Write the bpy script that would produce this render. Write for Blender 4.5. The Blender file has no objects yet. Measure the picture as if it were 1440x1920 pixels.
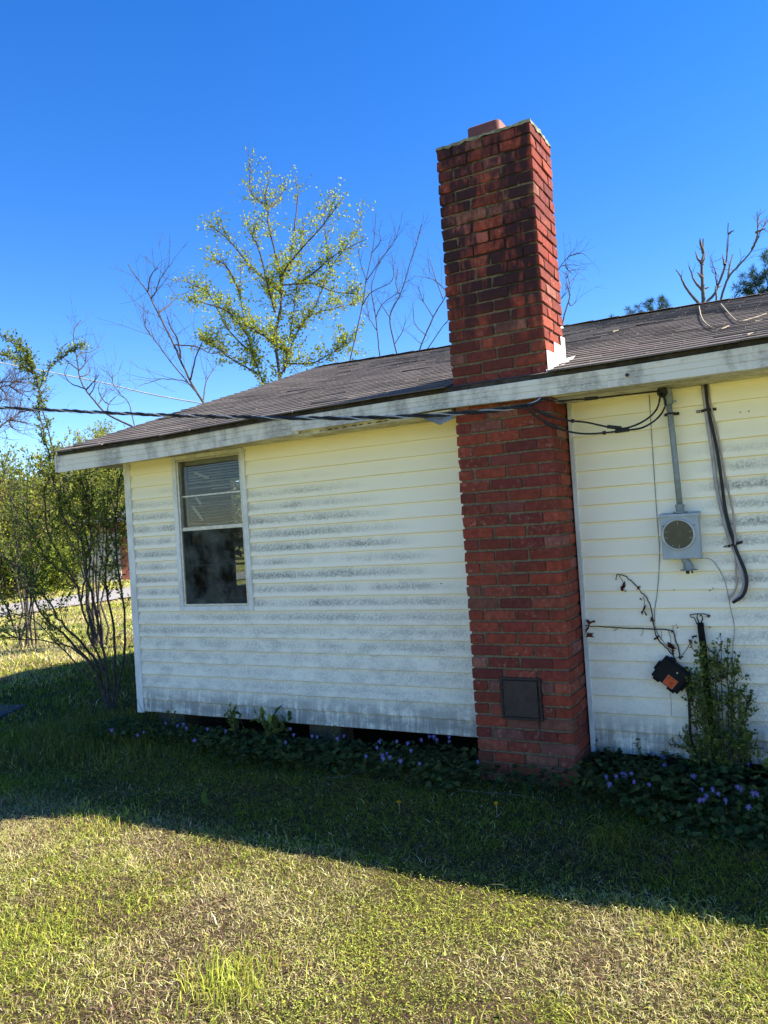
import bpy, bmesh, math, random
import numpy as np
from mathutils import Vector, Matrix

random.seed(11)
RNG = np.random.default_rng(11)
sc = bpy.context.scene
COL = sc.collection
rad = math.radians

# ------------------------------------------------------------------ camera
YAW, PITCH, ROLL = rad(28.9083), rad(1.1298), rad(3.7439)
fw = Vector((-math.sin(YAW) * math.cos(PITCH), math.cos(YAW) * math.cos(PITCH), math.sin(PITCH)))
rt = fw.cross(Vector((0, 0, 1))).normalized()
up = rt.cross(fw)
rt2 = rt * math.cos(ROLL) - up * math.sin(ROLL)
up2 = up * math.cos(ROLL) + rt * math.sin(ROLL)
cam_data = bpy.data.cameras.new('camera')
cam = bpy.data.objects.new('camera', cam_data)
COL.objects.link(cam)
cam.matrix_world = Matrix((
    (rt2.x, up2.x, -fw.x, 1.8801), (rt2.y, up2.y, -fw.y, -4.7081), (rt2.z, up2.z, -fw.z, 1.5494), (0, 0, 0, 1)))
cam_data.sensor_fit = 'VERTICAL'
cam_data.sensor_height = 36.0
cam_data.lens = 1459.92 / 1920 * 36.0
cam_data.clip_start = 0.05
cam_data.clip_end = 1500
sc.camera = cam

# ------------------------------------------------------------------ sky and sun
SUN = Vector((1.0, 0.51, 1.0)).normalized()
world = bpy.data.worlds.new('World')
sc.world = world
world.use_nodes = True
wn = world.node_tree
wn.nodes.clear()
sky = wn.nodes.new('ShaderNodeTexSky')
sky.sky_type = 'NISHITA'
sky.sun_disc = False
sky.sun_elevation = math.asin(SUN.z)
sky.sun_rotation = math.atan2(SUN.x, SUN.y)
sky.altitude = 200
sky.air_density = 1.0
sky.dust_density = 0.0
sky.ozone_density = 3.5
bg = wn.nodes.new('ShaderNodeBackground')
bg.inputs['Strength'].default_value = 0.096
hsv = wn.nodes.new('ShaderNodeHueSaturation')
hsv.inputs['Saturation'].default_value = 1.34
hsv.inputs['Hue'].default_value = 0.5135
wo = wn.nodes.new('ShaderNodeOutputWorld')
wn.links.new(sky.outputs[0], hsv.inputs['Color'])
wn.links.new(hsv.outputs[0], bg.inputs['Color'])
wn.links.new(bg.outputs[0], wo.inputs['Surface'])

sd = bpy.data.lights.new('sun', 'SUN')
sd.energy = 5.0
sd.angle = rad(0.53)
sd.color = (1.0, 0.93, 0.82)
sun = bpy.data.objects.new('sun', sd)
COL.objects.link(sun)
sun.rotation_euler = SUN.to_track_quat('Z', 'Y').to_euler()
sun.location = (10, 5, 12)

sc.view_settings.view_transform = 'Standard'
sc.view_settings.look = 'None'
sc.view_settings.exposure = 1.55
sc.view_settings.gamma = 1.0
sc.view_settings.use_curve_mapping = False
sc.render.engine = 'CYCLES'
sc.cycles.use_denoising = True
sc.cycles.max_bounces = 8
sc.cycles.diffuse_bounces = 4
sc.cycles.transparent_max_bounces = 12

# ------------------------------------------------------------------ material helper
class G:
    def __init__(s, name):
        s.mat = bpy.data.materials.new(name)
        s.mat.use_nodes = True
        s.nt = s.mat.node_tree
        s.nt.nodes.clear()
        s.out = s.nt.nodes.new('ShaderNodeOutputMaterial')
        s.b = s.nt.nodes.new('ShaderNodeBsdfPrincipled')
        s.nt.links.new(s.b.outputs[0], s.out.inputs['Surface'])
        s.b.inputs['Specular IOR Level'].default_value = 0.3
    def put(s, sock, v):
        if isinstance(v, bpy.types.NodeSocket):
            s.nt.links.new(v, sock)
        elif v is not None:
            if sock.type == 'RGBA' and len(v) == 3:
                v = (*v, 1)
            sock.default_value = v
    def set(s, **k):
        for n, v in k.items():
            s.put(s.b.inputs[n.replace('_', ' ')], v)
        return s
    def pos(s):
        g = s.nt.nodes.new('ShaderNodeNewGeometry')
        return g.outputs['Position']
    def obj(s):
        return s.nt.nodes.new('ShaderNodeTexCoord').outputs['Object']
    def xyz(s, v):
        n = s.nt.nodes.new('ShaderNodeSeparateXYZ')
        s.put(n.inputs[0], v)
        return n.outputs
    def vec(s, x, y, z):
        n = s.nt.nodes.new('ShaderNodeCombineXYZ')
        for i, v in enumerate((x, y, z)):
            s.put(n.inputs[i], v)
        return n.outputs[0]
    def scale(s, v, k):
        n = s.nt.nodes.new('ShaderNodeVectorMath')
        n.operation = 'MULTIPLY'
        s.put(n.inputs[0], v)
        n.inputs[1].default_value = k
        return n.outputs[0]
    def m(s, op, a, b=None, c=None, clamp=False):
        n = s.nt.nodes.new('ShaderNodeMath')
        n.operation = op
        n.use_clamp = clamp
        for i, v in enumerate((a, b, c)):
            if v is not None:
                s.put(n.inputs[i], v)
        return n.outputs[0]
    def noise(s, v, scale, detail=3, rough=0.55, dist=0.0):
        n = s.nt.nodes.new('ShaderNodeTexNoise')
        s.put(n.inputs['Vector'], v)
        n.inputs['Scale'].default_value = scale
        n.inputs['Detail'].default_value = detail
        n.inputs['Roughness'].default_value = rough
        n.inputs['Distortion'].default_value = dist
        return n.outputs['Fac']
    def ss(s, x, a, b, lo=0.0, hi=1.0, smooth=True):
        n = s.nt.nodes.new('ShaderNodeMapRange')
        n.interpolation_type = 'SMOOTHSTEP' if smooth else 'LINEAR'
        s.put(n.inputs[0], x)
        s.put(n.inputs[1], a)
        s.put(n.inputs[2], b)
        n.inputs[3].default_value = lo
        n.inputs[4].default_value = hi
        return n.outputs[0]
    def mix(s, f, a, b, mode='MIX'):
        n = s.nt.nodes.new('ShaderNodeMix')
        n.data_type = 'RGBA'
        n.blend_type = mode
        s.put(n.inputs[0], f)
        s.put(n.inputs[6], a)
        s.put(n.inputs[7], b)
        return n.outputs[2]
    def ramp(s, f, stops, const=False):
        n = s.nt.nodes.new('ShaderNodeValToRGB')
        if const:
            n.color_ramp.interpolation = 'CONSTANT'
        e = n.color_ramp.elements
        while len(e) < len(stops):
            e.new(0.5)
        for q, (p, c) in zip(e, stops):
            q.position = p
            q.color = (*c, 1)
        s.put(n.inputs[0], f)
        return n.outputs[0]
    def rnd(s):
        return s.nt.nodes.new('ShaderNodeObjectInfo').outputs['Random']
    def attr(s, name):
        n = s.nt.nodes.new('ShaderNodeAttribute')
        n.attribute_name = name
        return n.outputs['Color']
    def bump(s, h, strength=0.3, dist=0.01):
        n = s.nt.nodes.new('ShaderNodeBump')
        n.inputs['Strength'].default_value = strength
        n.inputs['Distance'].default_value = dist
        s.put(n.inputs['Height'], h)
        s.put(s.b.inputs['Normal'], n.outputs[0])
        return s

def plain(name, c, c2=None, scale=20, rough=0.6, bump=0.0, metal=0.0, spec=0.3):
    g = G(name)
    n = g.noise(g.obj(), scale, 4, 0.6)
    g.set(Base_Color=g.mix(g.ss(n, 0.35, 0.65), c, c2 or tuple(x * 0.75 for x in c)), Roughness=rough, Metallic=metal, Specular_IOR_Level=spec)
    if bump:
        g.bump(n, bump, 0.01)
    return g.mat

def leafmat(name, trans=0.4, gloss=0.5, spec=0.25):
    g = G(name)
    c = g.attr('Col')
    g.set(Base_Color=c, Roughness=gloss, Specular_IOR_Level=spec)
    t = g.nt.nodes.new('ShaderNodeBsdfTranslucent')
    g.put(t.inputs['Color'], g.mix(0.5, c, (1.0, 1.0, 0.25), 'MULTIPLY'))
    g.put(t.inputs['Color'], c)
    ms = g.nt.nodes.new('ShaderNodeMixShader')
    ms.inputs[0].default_value = trans
    g.nt.links.new(g.b.outputs[0], ms.inputs[1])
    g.nt.links.new(t.outputs[0], ms.inputs[2])
    g.nt.links.new(ms.outputs[0], g.out.inputs['Surface'])
    return g.mat

M = {}
# --- siding with mildew, in the boards' own courses
ZK0, EXPO = 0.9792, 0.1035
def siding_material():
    g = G('siding_paint')
    p = g.pos()
    x, y, z = g.xyz(p)
    row = g.m('DIVIDE', g.m('SUBTRACT', z, ZK0), EXPO)
    t = g.m('FRACT', g.m('ADD', row, 20.0))
    ri = g.m('FLOOR', g.m('ADD', row, 20.0))
    big = g.noise(g.vec(g.m('MULTIPLY', x, 1.3), ri, 0.0), 1.1, 3, 0.6)
    mid = g.noise(g.vec(x, g.m('MULTIPLY', ri, 3.7), g.m('MULTIPLY', z, 2.0)), 7.0, 4, 0.65)
    fine = g.noise(g.vec(x, 0.0, g.m('MULTIPLY', z, 1.1)), 62.0, 4, 0.75)
    worm = g.noise(g.vec(x, 3.0, z), 48.0, 2, 0.6, 1.6)
    # where mildew grew: a field on the left wall, another one to the right of the cable
    lim = g.m('ADD', g.m('MULTIPLY', g.m('SUBTRACT', z, 1.0), -1.0), -0.12)      # right limit moves left with height
    left = g.m('SUBTRACT', 1.0, g.ss(g.m('SUBTRACT', x, lim), -0.35, 0.25))
    right = g.ss(x, 1.22, 1.55)
    field = g.m('MAXIMUM', left, right)
    wtop = g.m('SUBTRACT', 1.0, g.ss(g.m('ADD', z, g.m('MULTIPLY', g.m('SUBTRACT', big, 0.5), 0.5)), 1.72, 2.05))
    strong = g.m('MULTIPLY', g.m('MULTIPLY', wtop, g.ss(z, 0.55, 1.15, 0.30, 1.0)), g.ss(g.noise(g.vec(x, g.m('MULTIPLY', ri, 0.35), 0.0), 2.3, 3, 0.6), 0.30, 0.62, 0.35, 1.0))
    # ragged lower edge, soft upper edge in each course
    lo = g.m('ADD', -0.06, g.m('MULTIPLY', worm, 0.62))
    prof = g.m('MULTIPLY', g.ss(t, lo, g.m('ADD', lo, 0.16)), g.m('SUBTRACT', 1.0, g.ss(g.m('ADD', t, g.m('MULTIPLY', g.m('SUBTRACT', mid, 0.5), 0.7)), 0.50, 1.12)))
    speck = g.ss(g.m('ADD', fine, g.m('MULTIPLY', g.m('SUBTRACT', worm, 0.5), 0.8)), 0.42, 0.55)
    dens = g.ss(g.m('ADD', g.m('MULTIPLY', big, 0.6), g.m('MULTIPLY', mid, 0.4)), 0.26, 0.54)
    mild = g.m('MULTIPLY', g.m('MULTIPLY', g.m('MULTIPLY', prof, field), strong), g.m('MULTIPLY', dens, g.m('ADD', g.m('MULTIPLY', speck, 0.62), 0.36)))
    # thin overall grime on the lower courses
    low = g.m('MULTIPLY', g.m('SUBTRACT', 1.0, g.ss(z, 0.75, 1.15)), g.ss(g.m('ADD', g.m('MULTIPLY', fine, 0.5), g.m('MULTIPLY', mid, 0.5)), 0.42, 0.66))
    low = g.m('MULTIPLY', low, g.m('MULTIPLY', g.m('MAXIMUM', field, 0.5), 0.50))
    drip = g.noise(g.vec(g.m('MULTIPLY', x, 16.0), 0.0, g.m('MULTIPLY', z, 1.5)), 1.6, 4, 0.7)
    splash = g.m('MULTIPLY', g.m('SUBTRACT', 1.0, g.ss(z, 0.20, 0.42)), g.ss(g.m('ADD', g.m('MULTIPLY', drip, 0.6), g.m('MULTIPLY', mid, 0.4)), 0.34, 0.56))
    high_tint = g.ss(g.m('ADD', z, g.m('MULTIPLY', g.m('SUBTRACT', big, 0.5), 0.25)), 1.45, 2.2)  # base colour turns yellower towards the top courses
    base = g.mix(high_tint, (0.95, 0.885, 0.70), (0.93, 0.86, 0.61))
    c = g.mix(g.m('MULTIPLY', splash, 0.78), base, (0.22, 0.20, 0.17))
    c = g.mix(low, c, (0.31, 0.30, 0.25))
    c = g.mix(g.m('MULTIPLY', mild, 0.88, clamp=True), c, (0.19, 0.19, 0.155))
    # the drip lip of each course gathers yellowish dust
    lip = g.m('SUBTRACT', 1.0, g.ss(t, 0.0, 0.05))
    c = g.mix(g.m('MULTIPLY', lip, 0.25), c, (0.42, 0.37, 0.24))
    g.set(Base_Color=c, Roughness=0.62, Specular_IOR_Level=0.2)
    g.bump(g.m('ADD', fine, g.m('MULTIPLY', mid, 2.0)), 0.06, 0.01)
    return g.mat
M['siding'] = siding_material()

def trim_material(name, base, dirt, amount, s=9.0):
    g = G(name)
    p = g.pos()
    x, y, z = g.xyz(p)
    a = g.noise(g.vec(g.m('MULTIPLY', x, 1.0), y, g.m('MULTIPLY', z, 0.5)), s, 5, 0.65)
    b = g.noise(g.vec(g.m('MULTIPLY', x, 1.6), y, g.m('MULTIPLY', z, 4.0)), s * 5, 3, 0.6)
    f = g.m('MULTIPLY', g.ss(a, 0.40, 0.62), g.ss(b, 0.20, 0.55))
    g.set(Base_Color=g.mix(g.m('MULTIPLY', f, amount), base, dirt), Roughness=0.5)
    g.bump(b, 0.05, 0.01)
    return g.mat
M['fascia'] = trim_material('fascia_paint', (0.68, 0.65, 0.56), (0.20, 0.19, 0.17), 0.66, 5.0)
M['trim'] = trim_material('trim_paint', (0.76, 0.76, 0.70), (0.35, 0.34, 0.30), 0.45)
M['soffit'] = trim_material('soffit_paint', (0.66, 0.62, 0.45), (0.25, 0.21, 0.12), 0.8, 6.0)
M['loose'] = trim_material('loose_soffit', (0.34, 0.34, 0.33), (0.16, 0.15, 0.14), 0.6)
M['alu'] = plain('window_aluminium', (0.55, 0.54, 0.46), (0.42, 0.40, 0.33), 30, 0.4, metal=0.35)
M['alu_dark'] = plain('sash_metal', (0.16, 0.17, 0.16), (0.11, 0.12, 0.11), 30, 0.45, metal=0.2)
M['slat'] = plain('blind_slat', (0.34, 0.34, 0.30), (0.26, 0.26, 0.23), 12, 0.5)
M['wood_dark'] = plain('weathered_board', (0.055, 0.05, 0.045), (0.025, 0.022, 0.02), 18, 0.85, 0.3)
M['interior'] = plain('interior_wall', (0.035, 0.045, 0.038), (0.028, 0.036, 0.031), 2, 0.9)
M['floorin'] = plain('interior_floor', (0.06, 0.05, 0.04), (0.04, 0.03, 0.02), 5, 0.8)
M['block'] = plain('concrete_block', (0.13, 0.115, 0.08), (0.09, 0.08, 0.055), 25, 0.95, 0.4)

def glass_material(name, tint, dirt, dust=(0.35, 0.36, 0.32), shiny=True):
    g = G(name)
    tr = g.nt.nodes.new('ShaderNodeBsdfTransparent')
    tr.inputs[0].default_value = (*tint, 1)
    gl = g.nt.nodes.new('ShaderNodeBsdfGlossy')
    gl.inputs['Roughness'].default_value = 0.03
    fr = g.nt.nodes.new('ShaderNodeFresnel')
    fr.inputs[0].default_value = 1.5
    m1 = g.nt.nodes.new('ShaderNodeMixShader')
    if shiny:
        g.nt.links.new(fr.outputs[0], m1.inputs[0])
    else:
        m1.inputs[0].default_value = 0.0
    g.nt.links.new(tr.outputs[0], m1.inputs[1])
    g.nt.links.new(gl.outputs[0], m1.inputs[2])
    df = g.nt.nodes.new('ShaderNodeBsdfDiffuse')
    df.inputs[0].default_value = (*dust, 1)
    m2 = g.nt.nodes.new('ShaderNodeMixShader')
    g.put(m2.inputs[0], g.m('MULTIPLY', g.ss(g.noise(g.pos(), 6, 4), 0.3, 0.8), dirt))
    g.nt.links.new(m1.outputs[0], m2.inputs[1])
    g.nt.links.new(df.outputs[0], m2.inputs[2])
    g.nt.links.new(m2.outputs[0], g.out.inputs['Surface'])
    return g.mat
M['glass'] = glass_material('dusty_glass', (0.92, 0.95, 0.93), 0.10)
M['screen'] = glass_material('insect_screen', (0.30, 0.32, 0.31), 0.5, (0.19, 0.21, 0.185), False)

# --- masonry
def brick_material():
    g = G('red_brick')
    r = g.rnd()
    p = g.pos()
    x, y, z = g.xyz(p)
    c = g.ramp(r, [(0.0, (0.28, 0.056, 0.030)), (0.25, (0.36, 0.074, 0.038)), (0.5, (0.31, 0.060, 0.033)), (0.64, (0.41, 0.102, 0.054)),
                   (0.74, (0.20, 0.042, 0.033)), (0.83, (0.34, 0.058, 0.036)), (0.925, (0.38, 0.15, 0.115)), (0.98, (0.31, 0.13, 0.080))])
    n1 = g.noise(p, 28, 5, 0.65)
    n2 = g.noise(p, 140, 3, 0.6)
    c = g.mix(g.ss(n1, 0.35, 0.7), c, g.mix(0.5, c, (0.09, 0.02, 0.016)))
    tone = g.m('FRACT', g.m('MULTIPLY', r, 13.7))
    c = g.mix(g.ss(tone, 0.05, 0.95, 0.0, 0.50), c, (0.075, 0.022, 0.019))
    # lime bloom and chips
    bl = g.m('MULTIPLY', g.ss(g.noise(g.vec(g.m('ADD', x, g.m('MULTIPLY', r, 9.0)), y, z), 34, 5, 0.75), 0.53, 0.68), g.ss(g.m('FRACT', g.m('MULTIPLY', r, 7.3)), 0.1, 0.9))
    c = g.mix(g.m('MULTIPLY', bl, 0.55), c, (0.46, 0.27, 0.21))
    # soot running down from the top
    run = g.noise(g.vec(g.m('MULTIPLY', x, 9.0), g.m('MULTIPLY', y, 9.0), g.m('MULTIPLY', z, 2.2)), 1.5, 5, 0.7)
    patch = g.noise(p, 4.0, 4, 0.6)
    so = g.m('MULTIPLY', g.ss(g.m('ADD', g.m('MULTIPLY', run, 0.6), g.m('MULTIPLY', patch, 0.4)), 0.38, 0.53), g.ss(z, 2.2, 3.0, 0.22, 0.96))
    so = g.m('MULTIPLY', so, g.ss(x, 0.56, 0.60, 1.0, 0.12))
    c = g.mix(so, c, (0.030, 0.016, 0.019))
    moss = g.m('MULTIPLY', g.m('SUBTRACT', 1.0, g.ss(z, 0.05, 0.32)), g.ss(g.noise(p, 9, 4), 0.42, 0.62))
    c = g.mix(g.m('MULTIPLY', moss, 0.55), c, (0.05, 0.055, 0.02))
    g.set(Base_Color=c, Roughness=0.88, Specular_IOR_Level=0.15)
    g.bump(g.m('ADD', n1, g.m('MULTIPLY', n2, 0.6)), 0.55, 0.006)
    return g.mat
M['brick'] = brick_material()
def mortar_material():
    g = G('mortar')
    p = g.pos()
    x, y, z = g.xyz(p)
    n = g.noise(p, 60, 5, 0.7)
    c = g.mix(g.ss(n, 0.3, 0.7), (0.23, 0.185, 0.125), (0.11, 0.085, 0.056))
    so = g.m('MULTIPLY', g.ss(g.noise(p, 5, 4, 0.6), 0.36, 0.55), g.ss(z, 2.3, 3.2, 0.1, 0.93))
    c = g.mix(so, c, (0.02, 0.015, 0.015))
    g.set(Base_Color=c, Roughness=0.95, Specular_IOR_Level=0.1)
    g.bump(n, 0.6, 0.01)
    return g.mat
M['mortar'] = mortar_material()
M['cap'] = plain('mortar_cap', (0.30, 0.28, 0.19), (0.12, 0.12, 0.07), 14, 0.95, 0.5)
M['clay'] = plain('clay_flue', (0.23, 0.080, 0.056), (0.15, 0.055, 0.042), 8, 0.7, 0.1)
M['flash'] = plain('flashing_metal', (0.72, 0.70, 0.66), (0.55, 0.52, 0.48), 6, 0.45)
M['iron'] = plain('cast_iron', (0.035, 0.026, 0.022), (0.022, 0.016, 0.014), 30, 0.6, 0.2)
M['iron_plate'] = plain('rusty_iron_plate', (0.055, 0.036, 0.028), (0.038, 0.026, 0.022), 25, 0.65, 0.2)

def shingle_material():
    g = G('asphalt_shingle')
    p = g.pos()
    x, y, z = g.xyz(p)
    n = g.noise(p, 220, 2, 0.7)
    a = g.noise(g.vec(g.m('MULTIPLY', x, 0.6), y, z), 1.8, 4, 0.6)
    tab = g.attr('Col')
    c = g.mix(g.ss(n, 0.3, 0.7), (0.098, 0.080, 0.067), (0.175, 0.147, 0.125))
    c = g.mix(1.0, c, tab, 'MULTIPLY')
    c = g.mix(g.m('MULTIPLY', g.ss(a, 0.5, 0.72), 0.35), c, (0.20, 0.18, 0.15))
    g.set(Base_Color=c, Roughness=0.9, Specular_IOR_Level=0.2)
    g.bump(n, 0.5, 0.004)
    return g.mat
M['shingle'] = shingle_material()

M['grey_metal'] = plain('grey_galvanised', (0.27, 0.31, 0.31), (0.21, 0.245, 0.245), 25, 0.5, 0.05, metal=0.15)
M['meter_box'] = plain('meter_grey_paint', (0.40, 0.45, 0.47), (0.34, 0.385, 0.41), 10, 0.5, 0.03)
M['dial'] = plain('olive_disc', (0.085, 0.078, 0.045), (0.07, 0.062, 0.036), 14, 0.35)
M['ring'] = plain('pale_ring', (0.52, 0.54, 0.52), (0.42, 0.44, 0.42), 20, 0.4, metal=0.2)
M['dialmark'] = plain('dial_mark', (0.33, 0.31, 0.22), (0.27, 0.25, 0.18), 20, 0.5)
M['dialprint'] = plain('dial_print', (0.16, 0.15, 0.11), (0.13, 0.12, 0.09), 20, 0.5)
M['black'] = plain('black_rubber', (0.014, 0.014, 0.016), (0.022, 0.022, 0.024), 20, 0.5)
M['blackbox'] = plain('black_plastic', (0.006, 0.007, 0.009), (0.010, 0.011, 0.013), 6, 0.55, spec=0.15)
M['orange'] = plain('orange_sticker', (0.70, 0.10, 0.022), (0.62, 0.085, 0.02), 10, 0.5)
M['orange_edge'] = plain('sticker_edge', (0.42, 0.16, 0.12), (0.36, 0.14, 0.10), 10, 0.5)
M['print'] = plain('sticker_print', (0.20, 0.025, 0.012), (0.16, 0.02, 0.01), 10, 0.5)
M['bare_wire'] = plain('bare_aluminium_wire', (0.42, 0.43, 0.44), (0.3, 0.3, 0.31), 60, 0.4, metal=0.5)
M['cable_grey'] = plain('grey_cable', (0.42, 0.40, 0.40), (0.30, 0.28, 0.28), 8, 0.6)
M['cable_pink'] = plain('pale_cable', (0.45, 0.37, 0.33), (0.38, 0.31, 0.27), 8, 0.6)
M['thinwire'] = plain('thin_grey_wire', (0.30, 0.31, 0.27), (0.22, 0.23, 0.2), 8, 0.6)
M['whitewire'] = plain('white_cable', (0.55, 0.54, 0.52), (0.4, 0.4, 0.38), 8, 0.5)

M['leaf'] = leafmat('leaf', 0.45, 0.6, 0.12)
M['grass'] = leafmat('grass_blade', 0.35, 0.55, 0.15)
M['dryleaf'] = leafmat('dry_leaf', 0.2, 0.7, 0.1)
M['petal'] = leafmat('petal', 0.35, 0.6, 0.1)
M['bark'] = plain('grey_brown_bark', (0.10, 0.085, 0.07), (0.05, 0.042, 0.036), 30, 0.9, 0.4)
M['bark_dark'] = plain('dark_bark', (0.10, 0.085, 0.075), (0.055, 0.046, 0.042), 30, 0.9, 0.4)
M['bark_pale'] = plain('weathered_grey_wood', (0.13, 0.115, 0.10), (0.075, 0.066, 0.06), 20, 0.9, 0.4)
M['twig'] = plain('red_brown_twig', (0.085, 0.055, 0.045), (0.06, 0.04, 0.033), 30, 0.9)
M['twig_pale'] = plain('pale_dry_twig', (0.42, 0.35, 0.23), (0.30, 0.24, 0.15), 30, 0.9)
M['charred'] = plain('charred_stem', (0.008, 0.008, 0.008), (0.018, 0.017, 0.012), 40, 0.85, 0.5, spec=0.1)

def ground_material():
    g = G('lawn_soil')
    p = g.pos()
    x, y, z = g.xyz(p)
    a = g.noise(p, 0.55, 5, 0.6)
    b = g.noise(p, 7, 5, 0.7)
    f = g.noise(p, 90, 3, 0.7)
    c = g.mix(g.ss(b, 0.35, 0.65), (0.085, 0.058, 0.032), (0.05, 0.042, 0.016))
    # lawn where the single blades are no longer built
    far = g.m('MAXIMUM', g.ss(g.m('SUBTRACT', 0.0, x), 7.0, 11.0), g.m('MAXIMUM', g.ss(g.m('SUBTRACT', 0.0, y), 3.2, 3.6), g.ss(x, 2.6, 3.0)))
    lawn = g.mix(g.ss(g.m('ADD', g.m('MULTIPLY', a, 0.6), g.m('MULTIPLY', b, 0.4)), 0.42, 0.60), (0.25, 0.28, 0.055), (0.42, 0.35, 0.16))
    c = g.mix(far, c, lawn)
    c = g.mix(g.m('MULTIPLY', g.ss(f, 0.3, 0.7), 0.5), c, g.mix(0.6, c, (0.02, 0.018, 0.01)))
    g.set(Base_Color=c, Roughness=0.95, Specular_IOR_Level=0.05)
    g.bump(g.m('ADD', b, f), 0.6, 0.02)
    return g.mat
M['ground'] = ground_material()
M['road'] = plain('worn_road', (0.30, 0.28, 0.265), (0.24, 0.225, 0.21), 3, 0.9, 0.2)
M['slab'] = plain('dark_slab', (0.06, 0.06, 0.065), (0.04, 0.04, 0.042), 8, 0.8, 0.2)

# ------------------------------------------------------------------ mesh helpers
def np_mesh(name, V, faces, col=None, smooth=False):
    me = bpy.data.meshes.new(name)
    V = np.asarray(V, dtype=np.float32).reshape(-1, 3)
    me.vertices.add(len(V))
    me.vertices.foreach_set('co', V.ravel())
    li, ls, lt = [], [], []
    off = 0
    for F in faces:
        F = np.asarray(F, dtype=np.int32)
        if F.size == 0:
            continue
        k = F.shape[1]
        li.append(F.ravel())
        ls.append(off + np.arange(len(F), dtype=np.int32) * k)
        lt.append(np.full(len(F), k, dtype=np.int32))
        off += F.size
    li = np.concatenate(li); ls = np.concatenate(ls); lt = np.concatenate(lt)
    me.loops.add(len(li))
    me.loops.foreach_set('vertex_index', li)
    me.polygons.add(len(ls))
    me.polygons.foreach_set('loop_start', ls)
    me.polygons.foreach_set('loop_total', lt)
    me.polygons.foreach_set('use_smooth', np.full(len(ls), bool(smooth)))
    if col is not None:
        at = me.color_attributes.new('Col', 'FLOAT_COLOR', 'POINT')
        c4 = np.ones((len(V), 4), dtype=np.float32)
        c4[:, :3] = col
        at.data.foreach_set('color', c4.ravel())
    me.update()
    me.validate()
    return me

class MB:
    """collects boxes, tubes and sheets; build() links them as one mesh object"""
    def __init__(s):
        s.V, s.F, s.C, s.n = [], {3: [], 4: []}, [], 0
        s.ngon = []
    def raw(s, V, F, col=None):
        V = np.asarray(V, dtype=np.float32).reshape(-1, 3)
        for f in F:
            f = np.asarray(f, dtype=np.int32)
            if f.ndim == 1:
                f = f[None]
            if f.shape[1] in s.F:
                s.F[f.shape[1]].append(f + s.n)
            else:
                s.ngon.append(f + s.n)
        s.V.append(V)
        if col is not None:
            s.C.append(np.broadcast_to(np.asarray(col, dtype=np.float32), V.shape))
        s.n += len(V)
        return s
    def box(s, a, b, rot=None, about=None, col=None):
        x0, y0, z0 = a; x1, y1, z1 = b
        V = np.array([(x0, y0, z0), (x1, y0, z0), (x1, y1, z0), (x0, y1, z0), (x0, y0, z1), (x1, y0, z1), (x1, y1, z1), (x0, y1, z1)], dtype=np.float32)
        if rot is not None:
            R = np.array(rot.to_3x3())
            c = np.array(about if about is not None else V.mean(0))
            V = (V - c) @ R.T + c
        return s.raw(V, [[(0, 3, 2, 1), (4, 5, 6, 7), (0, 1, 5, 4), (1, 2, 6, 5), (2, 3, 7, 6), (3, 0, 4, 7)]], col)
    def tube(s, pts, r0, r1=None, n=6, col=None, cap=True):
        P = np.asarray(pts, dtype=np.float64)
        k = len(P)
        r = np.linspace(r0, r0 if r1 is None else r1, k) if np.isscalar(r0) else np.asarray(r0)
        T = np.gradient(P, axis=0)
        T /= np.linalg.norm(T, axis=1)[:, None] + 1e-12
        ref = np.array([0.31, 0.2, 0.93]) if abs(T[0] @ np.array([0.31, 0.2, 0.93])) < 0.9 else np.array([1.0, 0, 0])
        A = np.cross(T, ref); A /= np.linalg.norm(A, axis=1)[:, None] + 1e-12
        B = np.cross(T, A)
        th = np.arange(n) * 2 * math.pi / n
        V = P[:, None] + r[:, None, None] * (np.cos(th)[None, :, None] * A[:, None] + np.sin(th)[None, :, None] * B[:, None])
        i = np.arange(k - 1)[:, None] * n; j = np.arange(n)[None]
        F = np.stack([i + j, i + (j + 1) % n, i + n + (j + 1) % n, i + n + j], -1).reshape(-1, 4)
        fs = [F]
        if cap and n in (3, 4):
            fs += [np.arange(n)[::-1][None], (np.arange(n) + (k - 1) * n)[None]]
        elif cap:
            q = np.arange(1, n - 1)
            fs.append(np.stack([np.zeros_like(q), q + 1, q], 1))
            fs.append(np.stack([np.zeros_like(q), q, q + 1], 1) + (k - 1) * n)
        return s.raw(V.reshape(-1, 3), fs, col)
    def disc(s, c, axis, r, h, n=24, r2=None):
        """solid round: from c along axis by h"""
        c = np.array(c, float); a = np.array(axis, float); a /= np.linalg.norm(a)
        return s.tube([c, c + a * h * 0.5, c + a * h], [r, (r + (r2 if r2 is not None else r)) / 2, r2 if r2 is not None else r], n=n)
    def arrays(s):
        V = np.concatenate(s.V)
        fs = [np.concatenate(s.F[k]) for k in (3, 4) if s.F[k]] + s.ngon
        C = np.concatenate(s.C) if s.C and sum(map(len, s.C)) == len(V) else None
        return V, fs, C
    def build(s, name, mat, parent=None, smooth=False, bevel=0.0):
        V, fs, C = s.arrays()
        return link(name, np_mesh(name, V - origin(parent), fs, C, smooth), mat, parent, bevel)

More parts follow.
